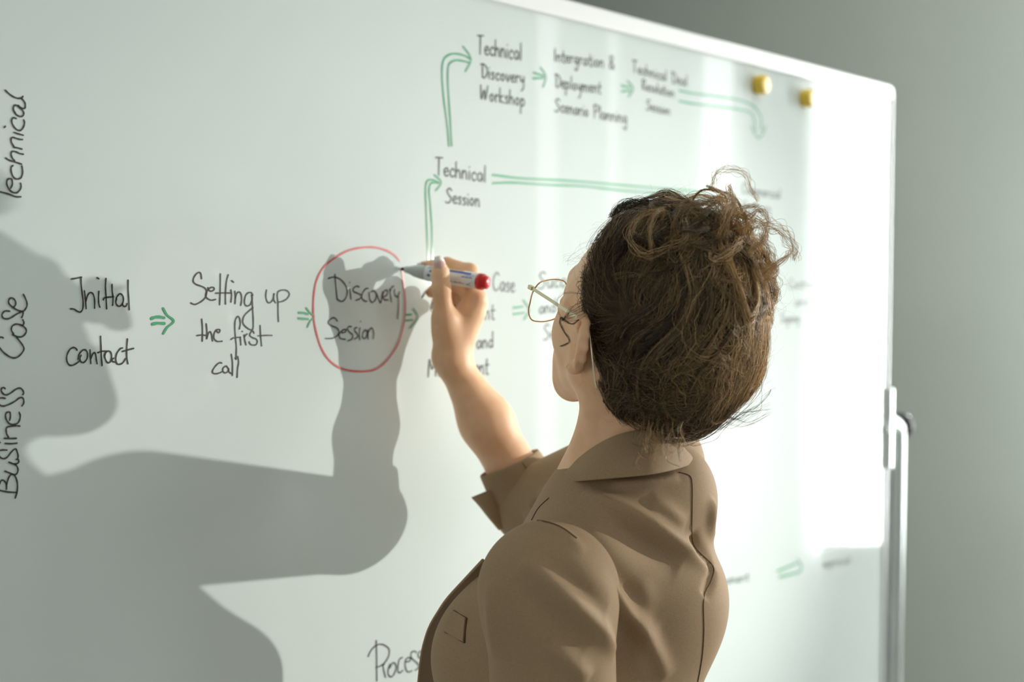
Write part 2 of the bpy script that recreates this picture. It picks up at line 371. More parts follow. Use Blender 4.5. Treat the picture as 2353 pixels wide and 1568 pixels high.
word_contact = crop(*C4, [
 [(238,1208),(215,1178),(175,1170),(125,1205),(85,1290),(85,1370),(120,1428),(170,1435),(225,1410),(268,1375)],
 [(255,1345),(270,1270),(320,1210),(365,1205),(395,1260),(385,1340),(340,1392),(295,1380),(280,1330),(298,1285)],
 [(433,1205),(437,1300),(445,1408)], [(445,1340),(470,1270),(500,1245),(520,1290),(530,1370),(540,1410)],
 [(592,1000),(598,1150),(602,1280),(613,1438)], [(550,1245),(620,1225),(682,1222)],
 [(668,1240),(650,1285),(670,1360),(705,1398),(745,1375),(758,1300),(740,1235),(700,1222),(668,1250),(655,1290)], [(790,1330),(762,1350),(775,1378),(808,1388)],
 [(922,1175),(885,1190),(835,1260),(820,1340),(835,1405),(870,1422),(925,1400),(968,1335)],
 [(995,1040),(985,1180),(985,1310),(1002,1412)], [(920,1228),(1000,1205),(1088,1182)]])
C5 = (430, 610, 5.807)
word_setting = crop(*C5, [
 [(190,178),(180,110),(155,95),(120,115),(85,170),(82,220),(120,255),(190,280),(240,310),(258,360),(240,430),(190,480),(120,518),(80,518),(48,502)],
 [(275,298),(285,330),(320,345),(358,325),(350,295),(310,298),(268,340),(245,400),(265,440),(320,465),(378,455)],
 [(442,115),(440,300),(432,525)], [(547,125),(522,220),(510,380),(510,518)], [(380,372),(480,368),(585,370)],
 [(583,328),(592,400),(583,490)], [(592,205),(618,225)],
 [(635,345),(642,430),(637,512)], [(640,440),(665,370),(700,358),(722,400),(725,470),(714,535)],
 [(875,400),(850,362),(800,375),(770,430),(765,510),(795,542),(840,525),(868,450),(860,400)],
 [(862,405),(868,500),(875,620),(880,740),(875,850),(830,855),(760,800),(740,740),(770,660),(875,565)],
 [(1058,330),(1048,410),(1065,480),(1100,500),(1140,460),(1160,380)], [(1155,380),(1155,460),(1180,500)],
 [(1200,410),(1210,500),(1212,640),(1217,750)], [(1200,400),(1215,350),(1280,328),(1340,345),(1362,390),(1330,445),(1270,480),(1215,490)]])
word_first = crop(*C5, [
 [(193,718),(203,850),(200,1012)], [(130,938),(190,930),(245,935)], [(253,782),(262,880),(260,980)], [(262,970),(285,900),(310,890),(328,940),(338,1010)],
 [(385,875),(420,900),(437,870),(420,855),(380,870),(357,920),(360,980),(400,1015),(465,1013)],
 [(695,850),(708,770),(695,700),(670,685),(640,740),(635,850),(645,980),(655,1100),(650,1255)], [(650,1255),(640,1235)], [(583,990),(620,968),(710,960)],
 [(708,965),(712,1010),(716,1062)], [(735,882),(740,888)], [(758,930),(768,1000),(785,1062)], [(765,955),(785,925),(800,915)],
 [(890,905),(880,880),(850,890),(835,935),(870,965),(920,985),(935,1020),(915,1060),(860,1062),(828,1035),(828,1020)],
 [(973,803),(978,920),(992,1075)], [(945,942),(1040,935),(1128,935)]])
word_call = crop(*C5, [
 [(460,1305),(430,1300),(385,1335),(340,1400),(345,1440),(400,1445),(462,1422)],
 [(548,1380),(520,1345),(480,1370),(475,1410),(500,1435),(540,1420),(552,1380)], [(552,1385),(560,1425),(600,1450)],
 [(588,1188),(603,1300),(602,1470)], [(673,1215),(685,1290),(672,1380),(665,1495)]])
C6 = (700, 560, 5.057)
word_discovery = crop(*C6, [
 [(350,358),(358,480),(375,640)], [(272,405),(320,390),(370,395),(430,430),(480,500),(492,570),(470,640),(425,672),(375,645)],
 [(520,525),(530,590),(537,645)], [(520,452),(524,456)], [(630,505),(600,495),(565,520),(565,555),(620,580),(660,605),(640,640),(590,660)],
 [(735,520),(700,530),(665,590),(665,640),(700,668),(722,670)], [(745,570),(755,650),(785,682),(820,650),(830,590),(805,550),(770,560)],
 [(832,580),(855,640),(880,690),(895,620),(905,560)], [(920,620),(955,590),(955,545),(925,550),(905,600),(920,650),(965,655)],
 [(985,530),(995,600),(1005,675)], [(990,560),(1010,510),(1035,495)], [(1040,530),(1045,590),(1075,620),(1100,560)], [(1085,600),(1088,700),(1080,875)]])
word_session = crop(*C6, [
 [(375,900),(355,870),(325,862),(285,890),(275,925),(310,955),(370,980),(395,1020),(380,1065),(320,1100),(240,1103)],
 [(425,1035),(465,1030),(480,1000),(440,1005),(400,1050),(410,1100),(470,1112)], [(540,965),(510,965),(495,990),(520,1030),(555,1060),(545,1110),(500,1128)],
 [(605,975),(580,985),(580,1015),(610,1050),(610,1085),(575,1110)], [(640,980),(632,1050),(637,1120)], [(648,905),(653,910)],
 [(700,1000),(675,1040),(670,1085),(690,1105),(715,1080),(725,1030),(705,1005)], [(722,1010),(735,1110)],
 [(735,1000),(735,1110)], [(735,1040),(770,980),(795,1010),(800,1060),(793,1105)]])
word_process = crop(780, 1400, 6.92, [
 [(583,500),(590,800),(592,1140)], [(455,755),(500,660),(580,580),(660,560),(740,590),(790,650),(780,750),(730,840),(660,900),(578,928)],
 [(690,890),(700,960),(730,1090)], [(700,890),(740,820)], [(800,880),(775,960),(775,1040),(820,1080),(870,1030),(900,930),(880,865),(840,860),(800,940)],
 [(1000,770),(955,800),(930,900),(930,990),(960,1015),(1005,975)], [(1060,840),(1110,830),(1130,790),(1090,770),(1050,820),(1045,910),(1070,985),(1110,1000),(1150,980)],
 [(1220,690),(1190,670),(1145,690),(1140,770),(1200,830),(1250,880),(1250,940),(1200,975)], [(1330,665),(1290,670),(1255,700),(1255,760),(1300,790),(1370,830),(1380,900),(1340,940)]])
for st, lab in ((word_technical_side, 'black upright word Technical at the left edge'), (word_case, 'black upright word Case'), (word_business, 'black upright word Business'),
                (word_initial, 'black word Initial'), (word_contact, 'black word contact'), (word_setting, 'black words Setting up'), (word_first, 'black words the first'),
                (word_call, 'black word call'), (word_discovery, 'black word Discovery inside the red loop'), (word_session, 'black word Session inside the red loop'),
                (word_process, 'black word Process, low on the board')):
    ribbon(st, BLK, ink_black, 'written_word', board, lab)

GLY = {  # single-stroke hand letters: x right, y up, x-height 1
 'T': (1.15, [[(0,2.1),(1.0,2.15)], [(.5,2.1),(.5,0)]]), 'D': (1.25, [[(.3,2),(.35,.1)], [(0,1.9),(.6,1.9),(1.1,1.3),(1.1,.6),(.7,0),(.3,.1)]]),
 'W': (1.4, [[(0,1.9),(.15,0),(.6,1.3),(.8,0),(1.2,1.9)]]), 'I': (.5, [[(.2,1.9),(.2,0)]]), 'S': (1.1, [[(.95,1.7),(.6,2),(.2,1.6),(.5,1.1),(.9,.6),(.5,0),(0,.1)]]),
 'P': (1.1, [[(.2,2),(.2,0)], [(0,1.8),(.6,2),(1,1.5),(.6,1),(.2,.9)]]), 'C': (1.15, [[(1,1.7),(.6,2),(.15,1.4),(.1,.6),(.5,0),(1,.3)]]), 'M': (1.5, [[(0,0),(.15,2),(.6,.8),(1.1,2),(1.25,0)]]),
 'R': (1.1, [[(.2,2),(.2,0)], [(0,1.8),(.6,2),(.9,1.5),(.3,1),(1,0)]]), '&': (1.2, [[(1,0),(.2,1.5),(.5,2),(.8,1.5),(.1,.5),(.5,0),(1,.7)]]),
 'a': (.95, [[(.75,.85),(.4,1),(.1,.5),(.35,0),(.7,.4),(.75,.9),(.8,.1)]]), 'b': (.9, [[(.1,2),(.1,0),(.6,.1),(.7,.6),(.4,.95),(.1,.6)]]), 'c': (.8, [[(.7,.8),(.4,1),(.1,.5),(.35,0),(.7,.2)]]),
 'd': (.95, [[(.7,.8),(.35,.95),(.1,.5),(.35,0),(.7,.3)], [(.75,2),(.75,0)]]), 'e': (.8, [[(.1,.5),(.6,.6),(.5,1),(.15,.8),(.1,.3),(.4,0),(.7,.2)]]),
 'g': (.95, [[(.7,.85),(.35,1),(.1,.5),(.4,.1),(.7,.5)], [(.75,.95),(.75,-.6),(.5,-1),(.2,-.7)]]), 'h': (.9, [[(.1,1.9),(.1,0)], [(.1,.5),(.4,1),(.65,.7),(.7,0)]]),
 'i': (.4, [[(.15,1),(.15,0)], [(.15,1.5),(.2,1.5)]]), 'k': (.85, [[(.1,1.9),(.1,0)], [(.65,1),(.1,.45),(.7,0)]]), 'l': (.4, [[(.15,1.95),(.15,0)]]),
 'm': (1.3, [[(.1,1),(.1,0)], [(.1,.5),(.35,1),(.55,.7),(.55,0)], [(.55,.5),(.85,1),(1.05,.7),(1.1,0)]]), 'n': (.9, [[(.1,1),(.1,0)], [(.1,.5),(.4,1),(.65,.7),(.7,0)]]),
 'o': (.9, [[(.4,1),(.1,.5),(.4,0),(.7,.5),(.45,1)]]), 'p': (.9, [[(.1,1),(.1,-1)], [(.1,.6),(.4,1),(.7,.5),(.4,0),(.1,.2)]]), 'r': (.7, [[(.1,1),(.15,0)], [(.12,.5),(.35,.95),(.6,.9)]]),
 's': (.75, [[(.6,.85),(.35,1),(.15,.75),(.5,.4),(.45,.05),(.1,.05)]]), 't': (.7, [[(.3,1.7),(.3,.1),(.6,0)], [(0,1.05),(.65,1.05)]]), 'u': (.9, [[(.1,1),(.15,.2),(.4,0),(.7,.5),(.7,1)], [(.7,1),(.75,0)]]),
 'v': (.8, [[(.05,1),(.35,0),(.65,1)]]), 'y': (.85, [[(.1,1),(.15,.4),(.4,.2),(.65,.6)], [(.7,1),(.65,-.6),(.3,-1.1)]]), ' ': (.8, [])}
def handword(text, p0, p1, xh, lab):
    adv = sum(GLY[c][0] for c in text); v = (np.array(p1)-np.array(p0))/adv; up = np.array([.02, -1.0])*xh
    out = []; x = 0
    for c in text:
        w, st = GLY[c]
        for s in st: out.append([tuple(np.array(p0)+v*(x+a*.95)+up*(b+.04*math.sin(7*x+a))) for a, b in s])
        x += w
    ribbon(out, BLK*1.15, ink_black, 'written_word', board, lab)
for a in (('Technical', (1096,124), (1200,139), 20, 'blurred black word Technical, top row'), ('Discovery', (1104,178), (1206,193), 16, 'blurred black word Discovery, top row'),
          ('Workshop', (1104,228), (1208,246), 17, 'blurred black word Workshop, top row'), ('Intergration &', (1272,140), (1414,160), 15, 'blurred black words Intergration and sign, top row'),
          ('Deployment', (1274,200), (1382,216), 15, 'blurred black word Deployment, top row'), ('Scenario Planning', (1274,256), (1442,284), 15, 'blurred black words Scenario Planning, top row'),
          ('Technical Deal', (1452,166), (1580,200), 13, 'very blurred black words Technical Deal, top row'), ('Resolution', (1474,206), (1550,224), 12, 'very blurred black word Resolution, top row'),
          ('Session', (1484,252), (1540,266), 12, 'very blurred black word Session, top row'), ('Technical', (1000,402), (1118,419), 19, 'blurred black word Technical in the middle of the board'),
          ('Session', (1024,466), (1104,476), 17, 'blurred black word Session in the middle of the board'), ('Case', (1132,668), (1184,673), 21, 'black word Case right of the red marker'),
          ('Development', (990,740), (1138,733), 19, 'black word partly behind the hand, ending in ent'), ('and', (1094,802), (1135,799), 18, 'black word and beside the wrist'),
          ('Management', (984,866), (1124,860), 20, 'black word partly behind the forearm, starting with M'), ('Success', (1236,664), (1344,658), 19, 'blurred black word starting with S beside the glasses'),
          ('and', (1238,722), (1278,718), 16, 'blurred black word and beside the glasses'), ('Session', (1248,782), (1330,775), 18, 'blurred black word starting with S beside the cheek'),
          ('Commercial', (1704,444), (1794,458), 12, 'very blurred black word right of the hair bun'), ('Session', (1704,484), (1772,490), 11, 'very blurred black word below Commercial'),
          ('Contract', (1812,664), (1880,661), 11, 'very blurred black word right of the hair'), ('and', (1826,704), (1860,702), 11, 'very blurred short black word right of the hair'),
          ('Signing', (1792,742), (1838,741), 11, 'very blurred lower black word right of the hair'), ('Document', (1628,1350), (1722,1334), 11, 'very blurred black word beside the jacket'),
          ('Customer', (1892,1262), (1950,1255), 9, 'very blurred upper black word at the lower right'), ('approval', (1890,1304), (1954,1294), 9, 'very blurred lower black word at the lower right')):
    handword(*a)
def arrow(lines, head, w, lab, hw=None):
    ribbon(lines, w, ink_green, 'drawn_arrow', board, lab); 
    ribbon([head], hw or w*.8, ink_green, 'arrow_head', board, None, .0007)
arrow(crop(*C4, [[(1360,735),(1400,718),(1470,710),(1545,722)], [(1375,818),(1440,803),(1550,808)]]), crop(*C4, [[(1532,580),(1590,680),(1690,772),(1590,870),(1535,960)]])[0], .0031, 'thick green double arrow after contact', .0024)
arrow(crop(*C5, [[(1490,632),(1550,635),(1610,650)], [(1485,708),(1610,718)]]), crop(*C5, [[(1588,570),(1630,625),(1690,690),(1640,745),(1603,822)]])[0], .0026, 'green double arrow left of the red loop')
arrow(crop(*C6, [[(1172,828),(1240,825)], [(1170,895),(1250,888)]]), crop(*C6, [[(1262,755),(1310,860),(1225,980)]])[0], .0024, 'green double arrow right of the red loop')
C7 = (960, 60, 2.8)
arrow(crop(*C7, [[(200,772),(190,650),(165,450),(155,300),(165,220),(200,185),(245,178),(300,190),(335,210)], [(218,770),(208,600),(195,400),(193,290),(205,240),(245,220),(290,225),(330,235)]]), crop(*C7, [[(290,130),(342,212),(305,292)]])[0], .0022, 'tall green double arrow bending right, upper')
arrow(crop(*C7, [[(75,1600),(68,1500),(58,1300),(52,1150),(50,1040),(60,1000),(85,988),(130,1005)], [(97,1600),(95,1500),(90,1300),(80,1150),(72,1060),(82,1015),(105,1008),(135,1010)]]), crop(*C7, [[(105,957),(150,1005),(115,1060)]])[0], .0022, 'tall green double arrow rising above the hand')
ribbon([[(1132,402),(1200,410),(1300,415),(1400,423),(1500,432),(1600,440),(1690,449)], [(1132,421),(1180,420),(1260,425),(1340,428),(1420,437),(1500,444),(1690,461)]], .0026, ink_green, 'drawn_line', board, 'long green double line running to the hair')
C8 = (1070, 60, 6.03)
arrow(crop(*C8, [[(940,645),(1080,690)], [(935,725),(1080,720)]]), crop(*C8, [[(1035,575),(1110,700),(1070,845)]])[0], .0026, 'small green double arrow, first in the top row')
arrow(crop(*C8, [[(2155,825),(2270,850)], [(2160,905),(2280,895)]]), crop(*C8, [[(2240,760),(2320,870),(2260,970)]])[0], .0028, 'small green double arrow, second in the top row')
arrow(crop(960, 620, 5.6, [[(1230,490),(1350,475)], [(1230,570),(1370,555)]]), crop(960, 620, 5.6, [[(1355,390),(1430,520),(1365,640)]])[0], .0026, 'green double arrow left of the glasses')
arrow([[(1560,208),(1595,215),(1650,222),(1715,235),(1745,262),(1750,300)], [(1560,232),(1590,238),(1650,245),(1715,255),(1731,270),(1736,300)]], [(1726,290),(1743,318),(1760,290)], .0030, 'pale green double arrow bending down below the magnets')
C9 = (1640, 1200, 6.536)
arrow(crop(*C9, [[(950,745),(1240,620)], [(980,830),(1290,750)]]), crop(*C9, [[(1255,560),(1320,680),(1290,740)]])[0], .0040, 'pale green double arrow at the lower right')
ribbon(crop(*C6, [[(1105,200),(1040,130),(940,75),(820,45),(700,42),(580,60),(470,95),(350,165),(240,250),(170,350),(125,470),(105,600),(98,740),(105,880),(135,1040),(190,1210),(270,1340),(380,1430),(520,1475),(680,1485),(800,1468),(900,1410),(1000,1300),(1085,1160),(1130,1010),(1160,850),(1165,680),(1155,520),(1140,380),(1125,290)]]), .0021, ink_red, 'drawn_loop', board, 'open red loop around Discovery Session', .0008)

# --- magnets
for (px, py, lab) in ((1738, 196, 'round yellow magnet on the whiteboard, the one nearer the handwriting'), (1846, 227, 'round yellow magnet on the whiteboard, the one nearer the board corner')):
    c = B(px, py); d = np.linalg.norm(c[:2])
    mg = lathe('magnet', c-BN*0.0, BN, [(.0004, .0155), (.003, .0165), (.017, .0165), (.0195, .0150), (.0200, .0130)], yellow_m)
    tag(mg, lab, 'magnet')
    # pale disc set in the face

# ================================================================== signed-distance modelling kit
def smin(a, b, k):
    h = np.maximum(k-np.abs(a-b), 0)/k; return np.minimum(a, b)-h*h*k*.25
def smax(a, b, k): return -smin(-a, -b, k)
def cone(p, a, b, ra, rb):
    a = np.asarray(a, float); b = np.asarray(b, float); ab = b-a
    h = np.clip((p-a)@ab/(ab@ab), 0, 1); return np.linalg.norm(p-a-h[:, None]*ab, axis=1)-(ra+(rb-ra)*h)
def sph(p, c, r): return np.linalg.norm(p-np.asarray(c, float), axis=1)-r
def ell(p, c, A, r):
    q = (p-np.asarray(c, float))@np.asarray(A, float).T; r = np.asarray(r, float)
    k0 = np.linalg.norm(q/r, axis=1); k1 = np.linalg.norm(q/(r*r), axis=1); return k0*(k0-1)/np.maximum(k1, 1e-9)
def chain(p, pts, k=.008):
    d = None
    for i in range(len(pts)-1):
        e = cone(p, pts[i][0], pts[i+1][0], pts[i][1], pts[i+1][1]); d = e if d is None else smin(d, e, k)
    return d
def surface(fn, lo, hi, h, bs=8):
    lo = np.asarray(lo, float); hi = np.asarray(hi, float); H = h*bs
    nb = np.ceil((hi-lo)/H).astype(int)
    g = np.stack(np.meshgrid(*[np.arange(n) for n in nb], indexing='ij'), -1).reshape(-1, 3)
    d = np.concatenate([fn(lo+(c+.5)*H) for c in np.array_split(g, max(1, len(g)//60000))])
    g = g[np.abs(d) < 1.15*H]
    loc = np.stack(np.meshgrid(*[np.arange(bs+1)]*3, indexing='ij'), -1).reshape(-1, 3)
    D = []
    for c in np.array_split(g, max(1, len(g)//250)):
        pts = lo+(c[:, None, :]*bs+loc[None])*h; D.append(fn(pts.reshape(-1, 3)).reshape(len(c), bs+1, bs+1, bs+1))
    D = np.concatenate(D)
    N = nb*bs+2
    def gid(ijk): return (ijk[..., 0]*N[1]+ijk[..., 1])*N[2]+ijk[..., 2]
    cs = np.stack([D[:, i:i+bs, j:j+bs, k:k+bs] for i in (0, 1) for j in (0, 1) for k in (0, 1)], -1)
    sg = cs < 0; act = sg.any(-1) & ~sg.all(-1)
    bi, i, j, k = np.nonzero(act); C8 = cs[bi, i, j, k]; cell = g[bi]*bs+np.stack([i, j, k], 1)
    corner = np.array([(a, b, c) for a in (0, 1) for b in (0, 1) for c in (0, 1)], float)
    acc = np.zeros((len(cell), 3)); cnt = np.zeros(len(cell))
    for a in range(8):
        for b in range(a+1, 8):
            if np.abs(corner[a]-corner[b]).sum() == 1:
                x = (C8[:, a] < 0) != (C8[:, b] < 0); t = C8[x, a]/(C8[x, a]-C8[x, b])
                acc[x] += corner[a]+(corner[b]-corner[a])*t[:, None]; cnt[x] += 1
    V = lo+(cell+acc/cnt[:, None])*h
    ids = gid(cell); order = np.argsort(ids); sid = ids[order]
    def find(q):
        w = gid(q); pos = np.clip(np.searchsorted(sid, w), 0, len(sid)-1); ok = sid[pos] == w; return order[pos], ok
    F = []
    core = D[:, :bs, :bs, :bs]
    for ax in range(3):
        sl = [slice(0, bs)]*3; sl[ax] = slice(1, bs+1); nx = D[(slice(None), *sl)]
        ch = (core < 0) != (nx < 0); bi, i, j, k = np.nonzero(ch); P = g[bi]*bs+np.stack([i, j, k], 1); inside = core[bi, i, j, k] < 0
        u, v = (ax+1) % 3, (ax+2) % 3; eu = np.zeros(3, int); eu[u] = 1; ev = np.zeros(3, int); ev[v] = 1
        a, oa = find(P-eu-ev); b, ob = find(P-ev); c, oc = find(P); d, od = find(P-eu)
        ok = oa & ob & oc & od & (P.min(1) > 0)
        q = np.stack([a, b, c, d], 1)[ok]; q[~inside[ok]] = q[~inside[ok]][:, ::-1]; F.append(q)
    return V, np.concatenate(F)
def vnormals(V, F):
    n = np.cross(V[F[:, 2]]-V[F[:, 0]], V[F[:, 3]]-V[F[:, 1]]); N = np.zeros_like(V)
    for k in range(4):
        for c in range(3): N[:, c] += np.bincount(F[:, k], n[:, c], len(V))
    return N/(np.linalg.norm(N, axis=1, keepdims=True)+1e-12)
def polydist(V, P):
    best = np.full(len(V), 1e9); tt = np.zeros(len(V)); m = len(P)-1
    for i in range(m):
        a, b = P[i], P[i+1]; ab = b-a; h = np.clip((V-a)@ab/(ab@ab+1e-12), 0, 1); d = np.linalg.norm(V-a-h[:, None]*ab, axis=1)
        u = d < best; best[u] = d[u]; tt[u] = (i+h[u])/m
    return best, tt
def bvh(V, F): return BVHTree.FromPolygons([tuple(v) for v in V], [tuple(int(i) for i in f) for f in F])
def hit(tree, px, py):
    r = ray(px, py); r /= np.linalg.norm(r); loc, nrm, i, d = tree.ray_cast(Vector((0, 0, EYE)), Vector(r))
    return None if loc is None else (np.array(loc), np.array(nrm))
def unit(v): v = np.asarray(v, float); return v/np.linalg.norm(v)
def P3(x, y, z): return np.array([x, y, z+EYE])        # z measured from eye height

# ================================================================== person: proportions
fh = unit([-.64, .77, 0]); lh = np.array([-fh[1], fh[0], 0]); lh = -lh if lh[0] > 0 else lh
TILT = math.radians(19)
HF = fh*math.cos(TILT)+UP*math.sin(TILT); HU = -fh*math.sin(TILT)+UP*math.cos(TILT); HL = lh
HC = P3(.131, 1.298, -.050); HA = np.array([HF, HL, HU])
def HP(f, l, u): return HC+HF*f+HL*l+HU*u
tf = unit([-.90, .43, 0]); tl = unit([-.43, -.90, 0]); TA = np.array([tf, tl, UP])
TC = P3(.080, 1.35, 0)
SL = P3(.035, 1.205, -.302); SR = P3(.153, 1.42, -.212)
ELB = P3(.026, 1.58, -.286); WR = W(1037, 828, 1.574)
NB = P3(.114, 1.325, -.243)
hand_end = None

# marker (the hand is built around it)
TIP = B(922, 618, .0015); MEND = W(1121, 650, 1.540); MD = unit(MEND-TIP); MLEN = float(np.linalg.norm(MEND-TIP))

# finger joints: pixel x, pixel y, depth, radius
def J(px, py, Y, r): return (W(px, py, Y), r)
thumb = [J(1034, 792, 1.566, .0150), J(1021, 727, 1.546, .0122), J(1014, 660, 1.5365, .0098), J(1012, 628, 1.5365, .0090), J(1008, 607, 1.5385, .0070)]
index = [J(1094, 688, 1.565, .0120), J(1080, 624, 1.580, .0090), J(1028, 607, 1.588, .0080), J(984, 611, 1.590, .0066)]
middle = [J(1094, 700, 1.585, .0122), J(1060, 655, 1.602, .0092), J(1016, 652, 1.600, .0082), J(991, 672, 1.592, .0068)]
ring = [J(1086, 712, 1.604, .0118), J(1048, 676, 1.622, .0088), J(1010, 680, 1.615, .0078), J(1002, 700, 1.600, .0068)]
pinky = [J(1076, 726, 1.620, .0108), J(1044, 704, 1.634, .0076), J(1018, 712, 1.626, .0068), J(1018, 728, 1.612, .0060)]
def hand(p):
    w1, w2 = W(1036, 826, 1.566), W(1040, 826, 1.588)
    d = None
    for c, q in ((index, w1), (middle, w1), (ring, w2), (pinky, w2)):
        e = cone(p, q, c[0][0], .0165, c[0][1]*1.08); d = e if d is None else smin(d, e, .016)
    pad = cone(p, W(1030, 800, 1.560), W(1022, 738, 1.550), .0165, .0135); d = smin(d, pad, .014)
    web = cone(p, W(1026, 760, 1.556), W(1082, 716, 1.570), .0125, .0105); d = smin(d, web, .016)
    d = smin(d, chain(p, thumb), .009)
    for c in (index, middle, ring, pinky):
        d = smin(d, smin(chain(p, c, .004), sph(p, c[1][0], c[1][1]*1.06), .004), .005)
    return d
def forearm(p):
    d = cone(p, W(1036, 826, 1.567), WR+(ELB-WR)*.42, .0175, .029)
    d = smin(d, cone(p, W(1041, 826, 1.588), WR+(ELB-WR)*.42+np.array([0, .006, 0]), .0155, .027), .012)
    d = smin(d, cone(p, WR+(ELB-WR)*.42, ELB, .029, .033), .02)
    return d
def ear(p):
    q = (p-HC)@HA.T                       # f, l, u
    e0 = np.array([-.004, .0735, -.020])
    sgn = np.sign(q[:, 1]); q = q.copy(); q[:, 1] = np.abs(q[:, 1])
    s = .88
    pts = [(.008, .003, .002), (.014, .005, .014), (.010, .010, .026), (.001, .016, .032), (-.011, .021, .029), (-.018, .0245, .018), (-.020, .0235, .004), (-.017, .0195, -.010), (-.010, .014, -.021), (-.002, .009, -.028)]
    P = [e0+s*np.array(a) for a in pts]
    d = chain(q, [(a, .0034) for a in P], .003)
    d = smin(d, sph(q, e0+s*np.array([.003, .010, -.029]), .0066), .006)
    sheet = ell(q, e0+np.array([-.005, .013, .002]), [[.62, -.785, 0], [.785, .62, 0], [0, 0, 1]], [.018, .0036, .026]); d = smin(d, sheet, .004)
    anti = chain(q, [(e0+np.array(a), .0028) for a in ((-.008, .020, .018), (-.011, .021, .006), (-.009, .0175, -.008), (-.002, .013, -.017))], .003); d = smin(d, anti, .004)
    d = smax(d, -sph(q, e0+np.array([.003, .0205, -.004]), .0118), .004)
    d = smin(d, sph(q, e0+np.array([.009, .004, -.004]), .0040), .004)
    return d
def head(p):
    q = (p-HC)@HA.T; q[:, 1] = np.abs(q[:, 1])
    I = np.eye(3)
    d = ell(q, (-.013, 0, .025), I, (.092, .073, .084))
    d = smin(d, ell(q, (.040, 0, -.020), I, (.052, .054, .075)), .03)
    d = smin(d, cone(q, (.008, .049, -.052), (.066, .011, -.096), .016, .015), .03)
    d = smin(d, cone(q, (.008, .053, -.030), (.008, .049, -.056), .018, .014), .02)
    d = smin(d, sph(q, (.052, .035, -.034), .021), .025)
    d = smin(d, ell(q, (.074, 0, -.068), I, (.022, .030, .030)), .02)
    d = smin(d, cone(q, (.078, .026, .018), (.088, .008, .020), .009, .009), .014)
    d = smax(d, -sph(q, (.104, .033, .004), .016), .012)
    d = smin(d, sph(q, (.071, .031, .003), .0125), .003)
    d = smin(d, cone(q, (.094, 0, .014), (.112, 0, -.022), .0055, .0085), .010)
    d = smin(d, sph(q, (.104, .011, -.026), .0065), .006)
    d = smin(d, cone(q, (.096, 0, -.053), (.088, .018, -.056), .0048, .003), .005)
    d = smin(d, cone(q, (.095, 0, -.064), (.088, .015, -.062), .0055, .003), .004)
    d = smax(d, -cone(q, (.103, 0, -.0580), (.092, .020, -.0585), .0016, .001), .003)
    d = smin(d, sph(q, (.076, 0, -.098), .015), .02)
    d = smin(d, ear(p), .0025)
    return d
def neck(p):
    a = HP(-.016, .004, -.045)
    d = cone(p, a, NB+np.array([-.004, 0, 0]), .046, .053)
    d = smin(d, cone(p, HP(-.012, .050, -.045), NB+tf*.045+tl*.012+UP*.01, .014, .012), .022)
    d = smin(d, cone(p, HP(-.012, -.050, -.045), NB+tf*.045-tl*.012+UP*.01, .014, .012), .022)
    return d
def torso_skin(p):
    d = ell(p, TC-UP*.45, TA, (.085, .135, .22))
    d = smin(d, cone(p, NB, SL+(NB-SL)*.15-UP*.02, .045, .040), .05)
    d = smin(d, cone(p, NB, SR+(NB-SR)*.15-UP*.02, .045, .040), .05)
    d = smin(d, cone(p, SR, ELB, .036, .029), .02)
    d = smin(d, chain(p, [(SL-UP*.02, .040), (P3(.044, 1.20, -.58), .036), (P3(-.035, 1.29, -.79), .022)], .01), .03)
    d = smin(d, ell(p, TC-UP*.74, TA, (.080, .120, .16)), .06)
    return d
LHAND = P3(-.050, 1.305, -.83)
def left_hand(p):
    w = P3(-.035, 1.29, -.79); d = cone(p, w, LHAND+np.array([-.006, .01, -.03]), .020, .026)
    for k in range(4):
        a = LHAND+tf*(.024-.017*k)-UP*.045; b = a-UP*(.034)+tf*.004; c = b-UP*.028-tf*.006-tl*.010
        d = smin(d, chain(p, [(a, .0095), (b, .0085), (c, .0070)], .004), .006)
    a = LHAND+tf*.030-UP*.005
    return smin(d, chain(p, [(w-UP*.02+tf*.01, .014), (a, .011), (a-UP*.035+tf*.012, .0085)], .005), .008)
def near(p, fn, c, r):
    d = np.linalg.norm(p-np.asarray(c), axis=1)-r; m = d < .02
    out = d+.03
    if m.any(): out[m] = fn(p[m])
    return out
def body(p):
    d = smin(near(p, head, HC-UP*.01, .165), near(p, neck, (HP(-.02, 0, -.045)+NB)/2, .16), .022)
    d = smin(d, torso_skin(p), .05)
    d = smin(d, smin(near(p, forearm, (WR+ELB)/2, .20), near(p, hand, W(1045, 715, 1.58), .115), .014), .012)
    return smin(d, near(p, left_hand, LHAND-UP*.02, .13), .01)

skin_m = mat('skin', (.62, .37, .25), .48, 0, .4)
noise_color(skin_m, (.80, .475, .275), (.88, .565, .35), 38, 4)
_b = skin_m.node_tree.nodes['Principled BSDF']; _b.inputs['Subsurface Weight'].default_value = .25; _b.inputs['Subsurface Radius'].default_value = (.010, .004, .002); _b.inputs['Subsurface Scale'].default_value = 1.0
bump(skin_m, 900, .12, .0006)

person = empty('person', (.08, 1.38, 0), 'person in tan blazer with messy blond bun, back turned, writing on the whiteboard', 'person')
V, F = surface(body, (-.20, 1.10, EYE-.98), (.33, 1.72, EYE+.12), .0019)
body_o = mesh_obj('body', V, F, skin_m, None, True); attach(body_o, person)
body_tree = bvh(V, F)
print('body', len(V), len(F))

